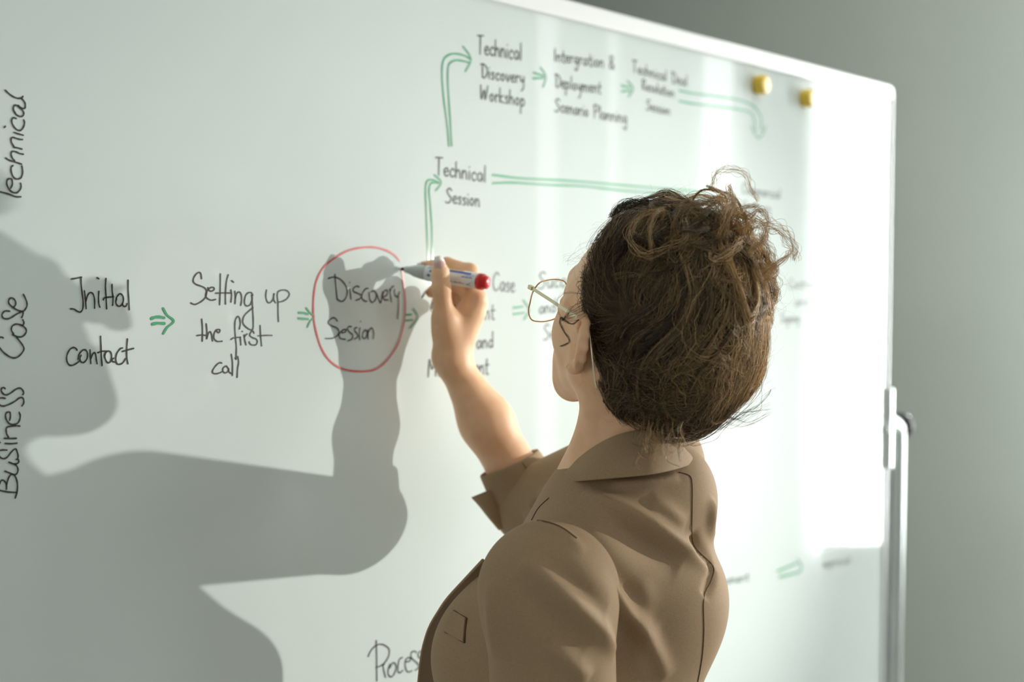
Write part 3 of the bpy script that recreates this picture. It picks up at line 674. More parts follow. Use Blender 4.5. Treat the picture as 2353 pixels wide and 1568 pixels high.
# ================================================================== jacket
tan_m = mat('tan_twill', (.33, .225, .140), .75, 0, .25)
tan_m.node_tree.nodes['Principled BSDF'].inputs['Sheen Weight'].default_value = 0.0
tan_m.node_tree.nodes['Principled BSDF'].inputs['Sheen Roughness'].default_value = .4
noise_color(tan_m, (.325, .224, .130), (.370, .256, .152), 700, 2)
bump(tan_m, 1500, .35, .0004)
lapel_shade_m = mat('jacket_facing', (.20, .135, .085), .8, 0, .15)  # jacket tan darkened to paint the lapel's shaded side
thread_m = mat('seam_shadow', (.12, .078, .048), .9, 0, .1)  # darker thread for the seam tubes
skinv = V
def jacket_body(p):
    d = ell(p, TC-UP*.42, TA, (.112, .148, .19))
    d = smin(d, sph(p, P3(.140, 1.320, -.335), .080), .06)
    d = smin(d, cone(p, SL+(NB-SL)*.10+UP*.002, NB, .050, .064), .05)
    d = smin(d, cone(p, SR, NB, .056, .064), .05)
    d = smin(d, sph(p, TC+tf*.072+tl*.047-UP*.402, .079), .05)
    d = smin(d, sph(p, TC+tf*.068-tl*.060-UP*.415, .074), .05)
    d = smin(d, ell(p, TC-UP*.68, TA, (.108, .142, .22)), .08)
    d = smin(d, cone(p, TC-UP*.70, TC-UP*.95, .115, .150), .06)
    d = smin(d, cone(p, W(1455, 1150, 1.325), W(1520, 1136, 1.325), .056, .054), .03)
    return smax(d, (EYE-.86)-p[:, 2], .006)
LE = P3(.046, 1.195, -.575); LW = P3(-.030, 1.285, -.765)
def sleeve_left(p):
    d = cone(p, SL, LE, .0605, .0560)
    d = smin(d, cone(p, LE, LW, .054, .040), .03)
    d = smin(d, sph(p, SL+UP*.004-tl*.004+tf*.004, .058), .03)
    return smax(d, np.einsum('ij,j->i', p-LW, unit(LW-LE)), .003)
AX = unit(WR-ELB); CE = WR+(ELB-WR)*.70
def sleeve_right(p):
    f = cone(p, ELB, CE-AX*.03, .0475, .0375); f = smax(f, (p-(CE-AX*.028))@AX, .003)
    return smin(cone(p, SR, ELB, .058, .0475), f, .012)
def pathon(tree, pts, n=6):
    P = catmull([(a, b) for a, b in pts], n); out = []
    for x, y in P:
        h = hit(tree, x, y)
        if h is not None: out.append(h[0]+h[1]*.0004)
    return np.array(out)
def displace(V, F, tree, folds):
    N = vnormals(V, F); D = np.zeros(len(V))
    for pts, amp, sig in folds:
        P = pathon(tree, pts)
        if len(P) < 2: continue
        d, t = polydist(V, P); D += 1.9*amp*np.exp(-(d/(sig*.85))**2)*np.sin(math.pi*np.clip(t, .0, 1))**.75
    return V+N*D[:, None]
jacket = empty('jacket', (.08, 1.35, .75)); attach(jacket, person); jacket['label'] = 'tan single-colour blazer with sleeves pushed up'
V1, F1 = surface(jacket_body, (-.14, 1.12, EYE-.90), (.34, 1.60, EYE-.10), .0030)
T1 = bvh(V1, F1)
folds_body = [
 ([(1338,1136),(1393,1156),(1472,1191),(1531,1231),(1590,1273),(1632,1303)], .0062, .011),
 ([(1380,1195),(1440,1222),(1500,1262),(1560,1305)], -.0045, .016),
 ([(1285,1195),(1334,1255),(1393,1342),(1453,1421),(1492,1474),(1535,1560)], .0075, .010),
 ([(1330,1205),(1390,1290),(1450,1370),(1500,1440)], -.0040, .015),
 ([(1492,1157),(1531,1173),(1575,1206)], .0035, .010),
 ([(1470,1330),(1480,1400),(1470,1480),(1465,1566)], .0030, .014),
 ([(1640,1150),(1632,1200),(1650,1260)], .0035, .008),
 ([(1590,1225),(1602,1262),(1638,1300)], -.0050, .008),
 ([(1640,1305),(1634,1335),(1618,1372)], -.0035, .007),
 ([(1400,1112),(1480,1110),(1560,1096)], .0030, .006),
]
V1 = displace(V1, F1, T1, folds_body)
ob = mesh_obj('jacket_body', V1, F1, tan_m, None, True); attach(ob, jacket); T1 = bvh(V1, F1)
V2, F2 = surface(sleeve_left, (-.12, 1.10, EYE-.82), (.14, 1.36, EYE-.22), .0028)
T2 = bvh(V2, F2)
folds_sl = [
 ([(1204,1285),(1295,1364),(1374,1443),(1412,1502)], .0058, .011),
 ([(1230,1262),(1320,1338),(1390,1410)], -.0035, .013),
 ([(1180,1330),(1270,1420),(1340,1500)], -.0030, .018),
 ([(1260,1470),(1310,1520),(1350,1566)], .0050, .012),
 ([(1128,1330),(1132,1420),(1140,1520)], .0030, .012),
 ([(1180,1215),(1230,1206),(1290,1222),(1345,1270)], .0020, .008),
]
V2 = displace(V2, F2, T2, folds_sl)
ob = mesh_obj('sleeve', V2, F2, tan_m, None, True); attach(ob, jacket); T2 = bvh(V2, F2)
V3, F3 = surface(sleeve_right, (-.06, 1.30, EYE-.42), (.26, 1.68, EYE-.10), .0032)
T3 = bvh(V3, F3)
V3 = displace(V3, F3, T3, [([(1235,1150),(1262,1125),(1290,1112)], .004, .006), ([(1222,1172),(1252,1150),(1285,1135)], -.004, .006), ([(1205,1190),(1240,1175),(1280,1160)], .003, .006)])
ob = mesh_obj('sleeve', V3, F3, tan_m, None, True); attach(ob, jacket)
# turned-up cuff: a shell round the forearm
def cuff():
    u = unit(np.cross(AX, [0, 1, 0])); w = np.cross(AX, u); V = []; F = []; n = 56
    prof = [(-.078, .0455), (-.060, .0445), (-.035, .0420), (-.012, .0395), (-.001, .0385), (0, .0372), (-.003, .0362), (-.020, .0362), (-.060, .0385)]
    for d, r in prof:
        for k in range(n):
            a = 2*math.pi*k/n; rr = r*(1+.035*math.sin(2*a+.6)+.012*math.sin(5*a)); V.append(CE+AX*(d+.004*math.sin(a+1.0)*(d > -.05))+rr*(math.cos(a)*u+math.sin(a)*w))
    for i in range(len(prof)-1):
        for k in range(n):
            k2 = (k+1) % n; F.append((i*n+k, i*n+k2, (i+1)*n+k2, (i+1)*n+k))
    V = np.array(V); F = np.array(F)
    c = V[F].mean(1); nn = np.cross(V[F[:, 2]]-V[F[:, 0]], V[F[:, 3]]-V[F[:, 1]]); 
    if ((c[:n]-CE)*nn[:n]).sum() < 0: F = F[:, ::-1]
    o = mesh_obj('cuff', V, F, tan_m, None, True); attach(o, jacket); s = o.modifiers.new('s', 'SUBSURF'); s.levels = 1; s.render_levels = 1
    return bvh(V, F)
TCF = cuff()
def sheet(name, rows, m, parent, thick=.002, n=6, label=None, sub=1):
    """rows: list of point rows (world); smooth sheet given thickness"""
    R_ = [catmull(r, n) for r in rows]; K = len(R_[0]); G = np.array(R_)
    G = np.array([catmull(list(G[:, k]), 4) for k in range(K)]).transpose(1, 0, 2); M = G.shape[0]
    V = G.reshape(-1, 3); F = np.array([(i*K+k, i*K+k+1, (i+1)*K+k+1, (i+1)*K+k) for i in range(M-1) for k in range(K-1)])
    o = mesh_obj(name, V, F, m, None, True); attach(o, parent)
    s = o.modifiers.new('thick', 'SOLIDIFY'); s.thickness = thick; s.offset = 0
    if sub: q = o.modifiers.new('sub', 'SUBSURF'); q.levels = 1; q.render_levels = 1
    if label: o['label'] = label
    return o, V, F
sheet('cuff_flap', [[W(1134, 1122, 1.556), W(1146, 1156, 1.555), W(1156, 1186, 1.555), W(1164, 1214, 1.556)],
                    [W(1100, 1136, 1.556), W(1112, 1158, 1.552), W(1128, 1186, 1.552), W(1150, 1217, 1.556)],
                    [W(1083, 1143, 1.566), W(1102, 1163, 1.562), W(1124, 1190, 1.560), W(1149, 1219, 1.560)]], tan_m, jacket, .003)
# collar, folded over at the top
CO = [(1289,1106,1.315),(1310,1076,1.295),(1350,1042,1.272),(1400,1014,1.258),(1450,999,1.254),(1500,994,1.258),(1545,1008,1.276),(1577,1038,1.305),(1572,1034,1.345),(1520,1016,1.385),(1440,1014,1.398),(1350,1044,1.382),(1300,1084,1.350)]
CB = [(1280,1120,1.310),(1300,1111,1.290),(1345,1106,1.250),(1400,1101,1.236),(1455,1096,1.231),(1505,1090,1.236),(1552,1080,1.258),(1586,1068,1.296),(1592,1062,1.350),(1540,1052,1.402),(1440,1052,1.416),(1340,1078,1.400),(1284,1106,1.360)]
top = [W(*a) for a in CO]; bot = [W(*a) for a in CB]; cc = sum(top)/len(top)
mid = [a*.5+b*.5+unit((a-cc)*[1, 1, 0])*.004 for a, b in zip(top, bot)]
inn = [a-unit((a-cc)*[1, 1, 0])*.005-UP*.002 for a in top]; low = [a-unit((a-cc)*[1, 1, 0])*.004-UP*.030 for a in top]
tp = [a+UP*.0016-unit((a-cc)*[1, 1, 0])*.002 for a in top]
sheet('collar', [bot, mid, top, tp, inn, low], tan_m, jacket, .0022, 6)
# lapel rolling away from the chest, its shaded side darkened in the colour
LO = [(1110,1288,1.325),(1070,1331,1.350),(1029,1376,1.362),(1007,1408,1.370),(989,1439,1.376),(978,1469,1.378),(970,1503,1.380),(965,1544,1.380),(962,1580,1.380),(958,1680,1.380),(955,1800,1.37)]
LI = [(1140,1300,1.31),(1124,1340,1.320),(1096,1386,1.330),(1080,1412,1.335),(1056,1455,1.340),(1028,1485,1.345),(1020,1515,1.345),(1012,1550,1.345),(1008,1580,1.345),(1005,1680,1.345),(1000,1800,1.33)]
lo = [W(*a) for a in LO]; li = [W(*a) for a in LI]
lm = [a*.5+b*.5+np.array([.006, .004, 0]) for a, b in zip(lo, li)]
_o, LV, LF = sheet('lapel', [lo, lm, li], lapel_shade_m, jacket, .0024, 6, 'darker brown inner side of the lapel')
tube_obj('piping', [p+np.array([.0006, -.0016, 0]) for p in [W(a+6, b, c) for a, b, c in LO]], .0008, tan_m, jacket, sides=6, n=8)
tube_obj('lapel_edge', lo, .0019, tan_m, jacket, sides=8, n=8)
# seams
def seam(tree, pts, r=.00045, off=0.0, name='seam'):
    P = pathon(tree, pts, 8)
    if len(P) > 3: tube_obj(name, [p for p in P[::2]], r, thread_m, jacket, sides=5, n=2)
seam(T1, [(1560,1086),(1584,1094),(1590,1115),(1590,1170),(1590,1235),(1602,1264),(1638,1302),(1634,1335),(1617,1374),(1617,1450),(1613,1510),(1603,1567)])
seam(T1, [(1222,1196),(1238,1168),(1262,1145)])
seam(T2, [(1160,1212),(1190,1200),(1235,1197),(1285,1210),(1325,1238)], .0006)
seam(TCF, [(1186,1044),(1206,1072),(1226,1104),(1240,1128)])
# welt pocket on the chest
def pocket():
    cs = [(1043,1404),(1073,1422),(1068,1478),(1022,1452)]; P = []; 
    for x, y in cs:
        h = hit(T1, x, y); P.append(None if h is None else h)
    ok = [h for h in P if h is not None]
    if len(ok) < 4: print('pocket miss', [h is None for h in P]); return
    n = unit(sum(h[1] for h in ok)); base = [h[0]-n*.002 for h in P]; topv = [h[0]+n*.0030 for h in P]
    o = mesh_obj('pocket_welt', base+topv, [(3, 2, 1, 0), (4, 5, 6, 7), (0, 1, 5, 4), (1, 2, 6, 5), (2, 3, 7, 6), (3, 0, 4, 7)], tan_m); attach(o, jacket)
    b = o.modifiers.new('b', 'BEVEL'); b.width = .0010; b.segments = 3
    q = [h[0]+n*.0006 for h in P]
    tube_obj('seam', [q[0], q[1]], .0007, thread_m, jacket, sides=5, n=3); tube_obj('seam', [q[1], q[2]], .0011, thread_m, jacket, sides=5, n=3); tube_obj('seam', [q[2], q[3]], .0007, thread_m, jacket, sides=5, n=3)
pocket()

# trousers and shoes (below the frame)
navy_m = mat('dark_trousers', (.035, .037, .042), .85); shoe_m = mat('shoe_leather', (.05, .035, .025), .4)
def trousers(p):
    d = ell(p, TC-UP*.80, TA, (.098, .130, .13))
    for s in (-1, 1):
        hip = TC-UP*.84+tl*.075*s; kn = TC-UP*1.16+tl*.085*s+tf*.01; an = TC+tl*.09*s; an = np.array([an[0], an[1], .085])
        d = smin(d, chain(p, [(hip, .080), (kn, .058), (an, .048)], .02), .03)
    return d
V4, F4 = surface(trousers, (-.25, 1.0, .02), (.40, 1.72, EYE-.64), .007)
ob = mesh_obj('trousers', V4, F4, navy_m, None, True); attach(ob, person)
for s in (-1, 1):
    c = TC+tl*.09*s; c = np.array([c[0], c[1], 0])
    def shoe(p):
        d = cone(p, c+UP*.040-tf*.04, c+UP*.030+tf*.12, .038, .028)
        d = smin(d, cone(p, c+UP*.05, c+UP*.08, .040, .036), .02)
        return smax(d, .002-p[:, 2], .004)
    V5, F5 = surface(shoe, c+np.array([-.24, -.24, -.02]), c+np.array([.24, .24, .14]), .006)
    ob = mesh_obj('shoe', V5, F5, shoe_m, None, True); attach(ob, person)

# ================================================================== marker
mwhite = mat('marker_white', (.80, .83, .82), .3); mred = mat('marker_red', (.62, .02, .02), .28); mblue = mat('marker_blue', (.06, .13, .48), .4); mnib = mat('marker_nib', (.05, .01, .01), .8); myel = mat('marker_yellow', (.8, .5, .08), .4)
mk = empty('marker', TIP, 'white whiteboard marker with blue print and red end plug, held in the hand', 'marker')
lathe('nib', TIP, MD, [(0, .0012), (.001, .0022), (.006, .0024)], mnib, mk, 16)
lathe('barrel_tip', TIP, MD, [(.0052, .0026), (.006, .0038), (.014, .0052), (.020, .0072), (.030, .0086), (.038, .0091)], mat('marker_grey', (.55, .60, .58), .4), mk)
lathe('barrel', TIP, MD, [(.038, .0093), (.040, .0096), (.070, .0096), (MLEN-.014, .0096), (MLEN-.0125, .0092)], mwhite, mk, 40)
lathe('end_plug', TIP, MD, [(MLEN-.0125, .0088), (MLEN-.012, .0098), (MLEN-.006, .0098), (MLEN-.005, .0082), (MLEN-.001, .0078), (MLEN+.0005, .0066), (MLEN+.001, .001)], mred, mk, 36)
MU = unit(np.cross(MD, np.cross(UP, MD))); MV = np.cross(MD, MU)     # across the barrel: up, and sideways
if MV[1] > 0: MV = -MV                                                # MV towards the room
def on_barrel(s, a, r=.00975):      # s along barrel from the tip, a = degrees above the side facing the room
    a = math.radians(a); return TIP+MD*s+r*(math.cos(a)*MV+math.sin(a)*MU)
def print_patch(poly, m, name='printed_mark'):
    """poly of (s, angle) drawn as a thin raised print"""
    V = [on_barrel(s, a) for s, a in poly]; o = mesh_obj(name, V, [tuple(range(len(V)))], m); attach(o, mk); return o
def print_strip(s0, s1, a0, a1, m, n=8):
    V = []; F = []
    for i in range(n+1):
        s = s0+(s1-s0)*i/n; V += [on_barrel(s, a0), on_barrel(s, a0+(a1-a0)*.5), on_barrel(s, a1)]
    for i in range(n):
        F += [(3*i, 3*i+1, 3*i+4, 3*i+3), (3*i+1, 3*i+2, 3*i+5, 3*i+4)]
    o = mesh_obj('printed_mark', V, F, m); attach(o, mk)
print_strip(.042, .062, 62, 72, mblue); print_strip(.042, .060, 44, 50, mblue)
print_strip(.072, .102, 42, 62, mblue); print_strip(.070, .090, 66, 82, myel)
for k in range(7): print_strip(.091+.0022*k, .0925+.0022*k, 14, 14+8+4*(k % 2), mblue, 2)
for k in range(9): print_strip(.076+.0022*k, .0772+.0022*k, -34, -34+8+5*(k % 3 == 0), mblue, 2)
for (s, a) in ((.048, 20), (.0455, -12), (.0515, -12)):
    print_patch([(s-.002, a-6), (s+.002, a-8), (s+.0026, a+4), (s+.0005, a+14), (s-.0022, a+8)], mblue)
print_patch([(.097, -34), (.1005, -28), (.1005, -40)], mblue); print_patch([(.1005, -30), (.104, -14), (.1046, -17), (.1012, -33)], mblue)
print_patch([(.1012, -38), (.104, -44), (.1045, -41), (.102, -35)], mblue)
for k in range(4): print_strip(.106, .1064, -40+12*k, -32+12*k, mblue, 2)
print_strip(.095, .108, 34, 37, mblue, 3)

# fingernails
nail_m = mat('nail_varnish', (.66, .42, .38), .12, 0, .6); nailtip_m = mat('nail_tip', (.85, .80, .76), .15)
def nail(c, ax, nrm, w, l, name='fingernail'):
    ax = unit(ax); nrm = unit(nrm-ax*(nrm@ax)); sd = np.cross(ax, nrm); V = []; K = 9; M = 11
    for i in range(M):
        t = i/(M-1)*2-1
        ww = w*(1-.55*max(0, t-.35)**1.5*1.2)*(1-.30*max(0, -t-.4))
        for k in range(K):
            s = k/(K-1)*2-1; V.append(c+ax*l*t+sd*ww*s*.98+nrm*(w*.55*(1-s*s)-.0012*t*t*(t > 0)*2-.0010))
    F = np.array([(i*K+k, i*K+k+1, (i+1)*K+k+1, (i+1)*K+k) for i in range(M-1) for k in range(K-1)])
    for (f, mm, nm) in ((F[:(M-1-3)*(K-1)], nail_m, name), (F[(M-1-3)*(K-1):], nailtip_m, 'nail_tip')):
        o = mesh_obj(nm, np.array(V), f, mm, None, True); attach(o, person); s = o.modifiers.new('t', 'SOLIDIFY'); s.thickness = .0006; s.offset = 0
tm = thumb[-1][0]; ta = thumb[-1][0]-thumb[-2][0]
camdir = lambda p: unit(np.array([0, 0, EYE])-p)
nail(thumb[-1][0]*.72+thumb[-2][0]*.28+camdir(tm)*.0072+np.array([.0012, 0, .001]), ta, camdir(tm)+np.array([.25, 0, 0]), .0068, .0118)
for ch, tw in ((index, UP*.9+camdir(index[-1][0])*.2), (middle, np.array([-1, -.2, .35])), (ring, np.array([-1, -.3, .3]))):
    c = ch[-1][0]; a = ch[-1][0]-ch[-2][0]; n_ = unit(tw-unit(a)*(tw@unit(a)))
    nail(c+n_*ch[-1][1]*.62+unit(a)*.004, a, n_, ch[-1][1]*.78, .0095)

# ================================================================== hair
hair_m = bpy.data.materials.new('hair_strands'); hair_m.use_nodes = True
nt = hair_m.node_tree; nt.nodes.clear()
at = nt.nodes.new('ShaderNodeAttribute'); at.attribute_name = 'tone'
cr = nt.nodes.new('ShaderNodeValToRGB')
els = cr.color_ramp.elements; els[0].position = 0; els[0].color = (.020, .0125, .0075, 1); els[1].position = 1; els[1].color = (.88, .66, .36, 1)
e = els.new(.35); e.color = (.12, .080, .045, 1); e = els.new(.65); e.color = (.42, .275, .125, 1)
pb = nt.nodes.new('ShaderNodeBsdfPrincipled'); pb.inputs['Roughness'].default_value = .33; pb.inputs['Specular IOR Level'].default_value = .8
tr = nt.nodes.new('ShaderNodeBsdfTranslucent'); mx = nt.nodes.new('ShaderNodeMixShader'); mx.inputs[0].default_value = .42; out = nt.nodes.new('ShaderNodeOutputMaterial')
nt.links.new(at.outputs['Fac'], cr.inputs['Fac']); nt.links.new(cr.outputs['Color'], pb.inputs['Base Color']); nt.links.new(cr.outputs['Color'], tr.inputs['Color'])
nt.links.new(pb.outputs[0], mx.inputs[1]); nt.links.new(tr.outputs[0], mx.inputs[2]); nt.links.new(mx.outputs[0], out.inputs['Surface'])
scalp_m = mat('hair_mass', (.030, .020, .012), .8, 0, .15)
noise_color(scalp_m, (.04, .026, .015), (.09, .06, .033), 60, 4)

def fcut(u):      # how far forward the hair grows, by height on the head
    return np.interp(u, [-.12, -.085, -.045, -.018, .000, .028, .060, .095, .13], [-.060, -.050, -.034, -.016, .006, .022, .040, .062, .09])
BUN = W(1622, 588, 1.315)
def hair_shell(p):
    q = (p-HC)@HA.T; I = np.eye(3)
    d = ell(q, (-.017, 0, .025), I, (.0965, .0785, .088))
    d = smax(d, (q[:, 0]-fcut(q[:, 2]))*.85, .012)
    e = sph(p, W(1585, 770, 1.285), .064)
    e = smin(e, sph(p, W(1545, 860, 1.265), .052), .04)
    e = smin(e, sph(p, W(1640, 830, 1.31), .040), .04)
    e = smin(e, sph(p, W(1475, 880, 1.27), .030), .04)
    e = smin(e, sph(p, W(1560, 925, 1.285), .032), .03)
    d = smin(d, e, .03)
    d = smin(d, cone(p, W(1590, 610, 1.30), W(1650, 605, 1.32), .036, .040), .025)
    d = smin(d, sph(p, W(1700, 670, 1.315), .030), .03)
    d = smin(d, cone(p, W(1455, 498, 1.345), W(1530, 490, 1.34), .012, .020), .010)
    return d
VH, FH = surface(hair_shell, HC-np.array([.17, .18, .17]), HC+np.array([.20, .18, .20]), .0030)
hair = empty('hair', HC, None); attach(hair, person); hair['label'] = 'light brown hair with blond highlights, pinned into a loose bun'
ob = mesh_obj('hair_mass', VH-vnormals(VH, FH)*.0015, FH, scalp_m, None, True); attach(ob, hair)
NH = vnormals(VH, FH); TH = bvh(VH, FH)
def grad(fn, p, e=.0015):
    g = np.stack([fn(p+np.eye(3)[i]*e)-fn(p-np.eye(3)[i]*e) for i in range(3)], 1); return g/(np.linalg.norm(g, axis=1, keepdims=True)+1e-9)
_W = rng.normal(size=(3, 24, 3)); _PH = rng.uniform(0, 6.28, (3, 24))
def wob(p, freq):          # smooth vector noise
    o = np.zeros_like(p)
    for c in range(3):
        o[:, c] = np.sin(p@(_W[c].T*freq)+_PH[c]).mean(1)*3.2
    return o
def sn(p, freq, k=0):
    return np.sin(p@(_W[k].T*freq)+_PH[k]).mean(1)*3.2
HV = []; HQ = []; HT = []; hb = 0
def add_strands(P, R_, tone):
    """P (N,K,3), R_ (N,K), tone (N,K)"""
    global hb
    v, q = tubes(P, R_, 3); HV.append(v); HQ.append(q+hb); HT.append(np.repeat(tone.reshape(-1), 3)); hb += len(v)
def sidelit(p):   # blonder bun ends, plus the side light's glow painted into tones towards the right
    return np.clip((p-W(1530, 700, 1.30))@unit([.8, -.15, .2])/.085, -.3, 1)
def combed(N, steps, ds, lift, rad, seed):
    r = np.random.default_rng(seed)
    idx = r.integers(0, len(VH), N*3); q = (VH[idx]-HC)@HA.T
    keep = np.linalg.norm(VH[idx]-BUN, axis=1) > .030
    idx = idx[keep][:N]; p = VH[idx].copy(); n = len(p)
    off = r.uniform(.0003, lift, n); path = []
    lock = np.round(wob(p, 38)*3)                       # strands of a lock wander together
    for s in range(steps):
        g = grad(hair_shell, p)
        t = BUN-p; dist = np.linalg.norm(t, axis=1, keepdims=True); t = t/dist
        t = t+.42*wob(p, 26)+.30*wob(path[0] if path else p, 300)+.25*wob(p+7, 90)+.10*r.normal(size=p.shape)
        t = t-(t*g).sum(1, keepdims=True)*g; t /= np.linalg.norm(t, axis=1, keepdims=True)+1e-9
        path.append(p.copy())
        stop = (dist[:, 0] < .028)
        p = p+t*ds*np.where(stop, .15, 1)[:, None]
        h = off*(1-.4*s/steps)+.0013*(1+sn(path[0], 420, 1)+.5*sn(p, 60, 1))
        p = p-grad(hair_shell, p)*(hair_shell(p)-h)[:, None]
    P = np.stack(path, 1)
    K = P.shape[1]; taper = np.minimum(1, np.minimum(np.arange(K)+.6, K-1-np.arange(K)+.35)/3)
    R_ = (rad*r.uniform(.7, 1.3, n))[:, None]*taper[None]
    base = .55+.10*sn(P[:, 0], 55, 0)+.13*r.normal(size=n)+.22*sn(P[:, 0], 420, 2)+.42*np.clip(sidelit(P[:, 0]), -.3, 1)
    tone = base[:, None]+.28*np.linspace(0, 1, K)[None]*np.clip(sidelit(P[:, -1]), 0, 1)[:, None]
    add_strands(P, R_, np.clip(tone, .02, .98))
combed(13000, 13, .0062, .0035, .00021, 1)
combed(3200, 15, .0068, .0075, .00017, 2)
def bundle(pts, n, spread, rad, tone, closed=False, seed=0, k=7, frizz=.25, fray=.0, lift=.0035):
    """a lock: n strands following a guide curve, twisting about it"""
    r = np.random.default_rng(seed+100); P = catmull(pts, k, closed); 
    if closed: P = np.vstack([P, P[:1]])
    if lift is not None:
        v_ = hair_shell(P); P = P+grad(hair_shell, P)*np.clip(lift-v_, 0, None)[:, None]
    K = len(P); T = np.gradient(P, axis=0); T /= np.linalg.norm(T, axis=1, keepdims=True)+1e-9
    u = unit(np.cross(T[0], [.3, .5, .8])); U = []
    for t in T: u = unit(u-(u@t)*t); U.append(u)
    U = np.array(U); V_ = np.cross(T, U); out = []
    env = np.sin(np.linspace(.15, math.pi-.15, K))*.5+.5+fray*np.linspace(0, 1, K)**2
    for i in range(n):
        a0 = r.uniform(0, 6.28); rr = spread*math.sqrt(r.uniform(0, 1)); tw = r.uniform(-1, 1)*1.5; ph = r.uniform(0, 6.28)
        a = a0+tw*np.linspace(0, 1, K); w = rr*env*(1+frizz*np.sin(np.arange(K)*.9+ph))
        wig = np.stack([np.sin(np.arange(K)*f_+q_) for f_, q_ in zip(r.uniform(.25, .7, 3), r.uniform(0, 6.28, 3))], 1)*spread*.55*r.uniform(0, 1)
        out.append(P+wig+U*(w*np.cos(a))[:, None]+V_*(w*np.sin(a))[:, None])
    out = np.array(out); taper = np.minimum(1, (K-np.arange(K))/3)
    R_ = rad*r.uniform(.7, 1.25, n)[:, None]*taper[None]
    tn = tone+.15*r.normal(size=n)[:, None]+np.zeros((n, K)); add_strands(out, R_, np.clip(tn, .02, .98))
G = lambda L: [W(*a) for a in L]
# the loops and locks one can follow in the photograph
bundle(G([(1560,520,1.29),(1588,468,1.29),(1612,438,1.29),(1650,440,1.29),(1690,458,1.295),(1706,490,1.30),(1716,515,1.30),(1727,529,1.30),(1700,526,1.305),(1665,520,1.31)]), 26, .0016, .00016, .74, seed=1, lift=None)
bundle(G([(1500,520,1.27),(1520,492,1.265),(1560,482,1.265),(1610,470,1.27),(1650,452,1.28),(1672,470,1.285),(1670,505,1.29),(1664,540,1.29),(1655,560,1.29)]), 26, .0018, .00017, .70, seed=2, lift=None)
bundle(G([(1655,470,1.28),(1690,490,1.285),(1702,520,1.29),(1705,560,1.29),(1703,590,1.29)]), 14, .0014, .00016, .62, seed=3, lift=None)
bundle(G([(1500,560,1.262),(1490,535,1.258),(1500,508,1.256),(1530,488,1.256),(1550,500,1.256),(1552,530,1.256),(1530,550,1.257),(1508,548,1.258)]), 40, .0032, .00018, .66, closed=True, seed=4)
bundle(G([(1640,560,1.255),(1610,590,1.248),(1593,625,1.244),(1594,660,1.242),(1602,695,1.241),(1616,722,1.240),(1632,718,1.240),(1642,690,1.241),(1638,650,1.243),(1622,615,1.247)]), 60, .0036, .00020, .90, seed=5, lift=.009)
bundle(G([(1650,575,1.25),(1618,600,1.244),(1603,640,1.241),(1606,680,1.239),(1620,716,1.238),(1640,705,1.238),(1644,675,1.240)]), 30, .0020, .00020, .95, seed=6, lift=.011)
bundle(G([(1700,560,1.27),(1740,600,1.275),(1765,650,1.285),(1778,678,1.29),(1740,690,1.285),(1700,700,1.275),(1665,720,1.265)]), 60, .0050, .00016, .70, seed=7, frizz=.5)
bundle(G([(1690,540,1.28),(1745,580,1.29),(1775,630,1.30),(1782,680,1.30),(1748,692,1.30)]), 40, .0050, .00015, .86, seed=8, frizz=.6)
bundle(G([(1405,500,1.335),(1425,478,1.33),(1460,465,1.325),(1500,470,1.32),(1520,490,1.315)]), 70, .0050, .00016, .22, seed=9)
bundle(G([(1424,515,1.33),(1418,495,1.33),(1432,478,1.325),(1465,472,1.32),(1500,480,1.31),(1520,510,1.30)]), 60, .0045, .00016, .25, seed=10)
bundle(G([(1530,470,1.30),(1560,458,1.29),(1590,470,1.285),(1600,500,1.28),(1590,540,1.28)]), 40, .0040, .00016, .45, seed=11)
# bun: a knot of looping locks
r0 = np.random.default_rng(5)
bc = W(1632, 592, 1.252); view = unit(np.array([0, 0, EYE])-bc)
for i in range(110):
    ax = unit(r0.normal(size=3)); a = unit(np.cross(ax, r0.normal(size=3))); b = np.cross(ax, a)
    c = bc+np.array([.027*r0.normal(), .018*r0.normal(), .024*r0.normal()]); rr = r0.uniform(.012, .036); ph = r0.uniform(0, 6.28); span = r0.uniform(2.2, 5.6)
    pts = [c+rr*(math.cos(ph+span*t)*a+math.sin(ph+span*t)*b*r0.uniform(.6, 1.0))+ax*.010*math.sin(3*t+ph) for t in np.linspace(0, 1, 7)]
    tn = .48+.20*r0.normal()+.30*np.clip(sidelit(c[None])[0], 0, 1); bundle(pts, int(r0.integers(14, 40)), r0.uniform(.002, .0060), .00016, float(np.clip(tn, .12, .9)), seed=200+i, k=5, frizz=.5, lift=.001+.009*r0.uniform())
# long locks running down the right side from the bun
for i in range(34):
    x0 = r0.uniform(1615, 1745); y0 = r0.uniform(640, 720); f = (x0-1615)/130
    y1 = y0+r0.uniform(110, 230); x1 = min(x0+r0.uniform(-30, 25), 1742-((y1-800)/14 if y1 > 800 else 0))
    Y0 = 1.232+.055*f*f+.01*r0.uniform(); pts = G([(x0, y0, Y0), (x0+r0.uniform(-8, 12), y0*.66+y1*.34, Y0-.002), (x1+r0.uniform(-14, 10), y0*.3+y1*.7, Y0+.002), (x1, y1, Y0+.012)])
    bundle(pts, int(r0.integers(20, 50)), r0.uniform(.0015, .004), .00017, float(np.clip(.52+.36*f+.12*r0.normal(), .2, .97)), seed=400+i, k=5, frizz=.5, fray=.6)
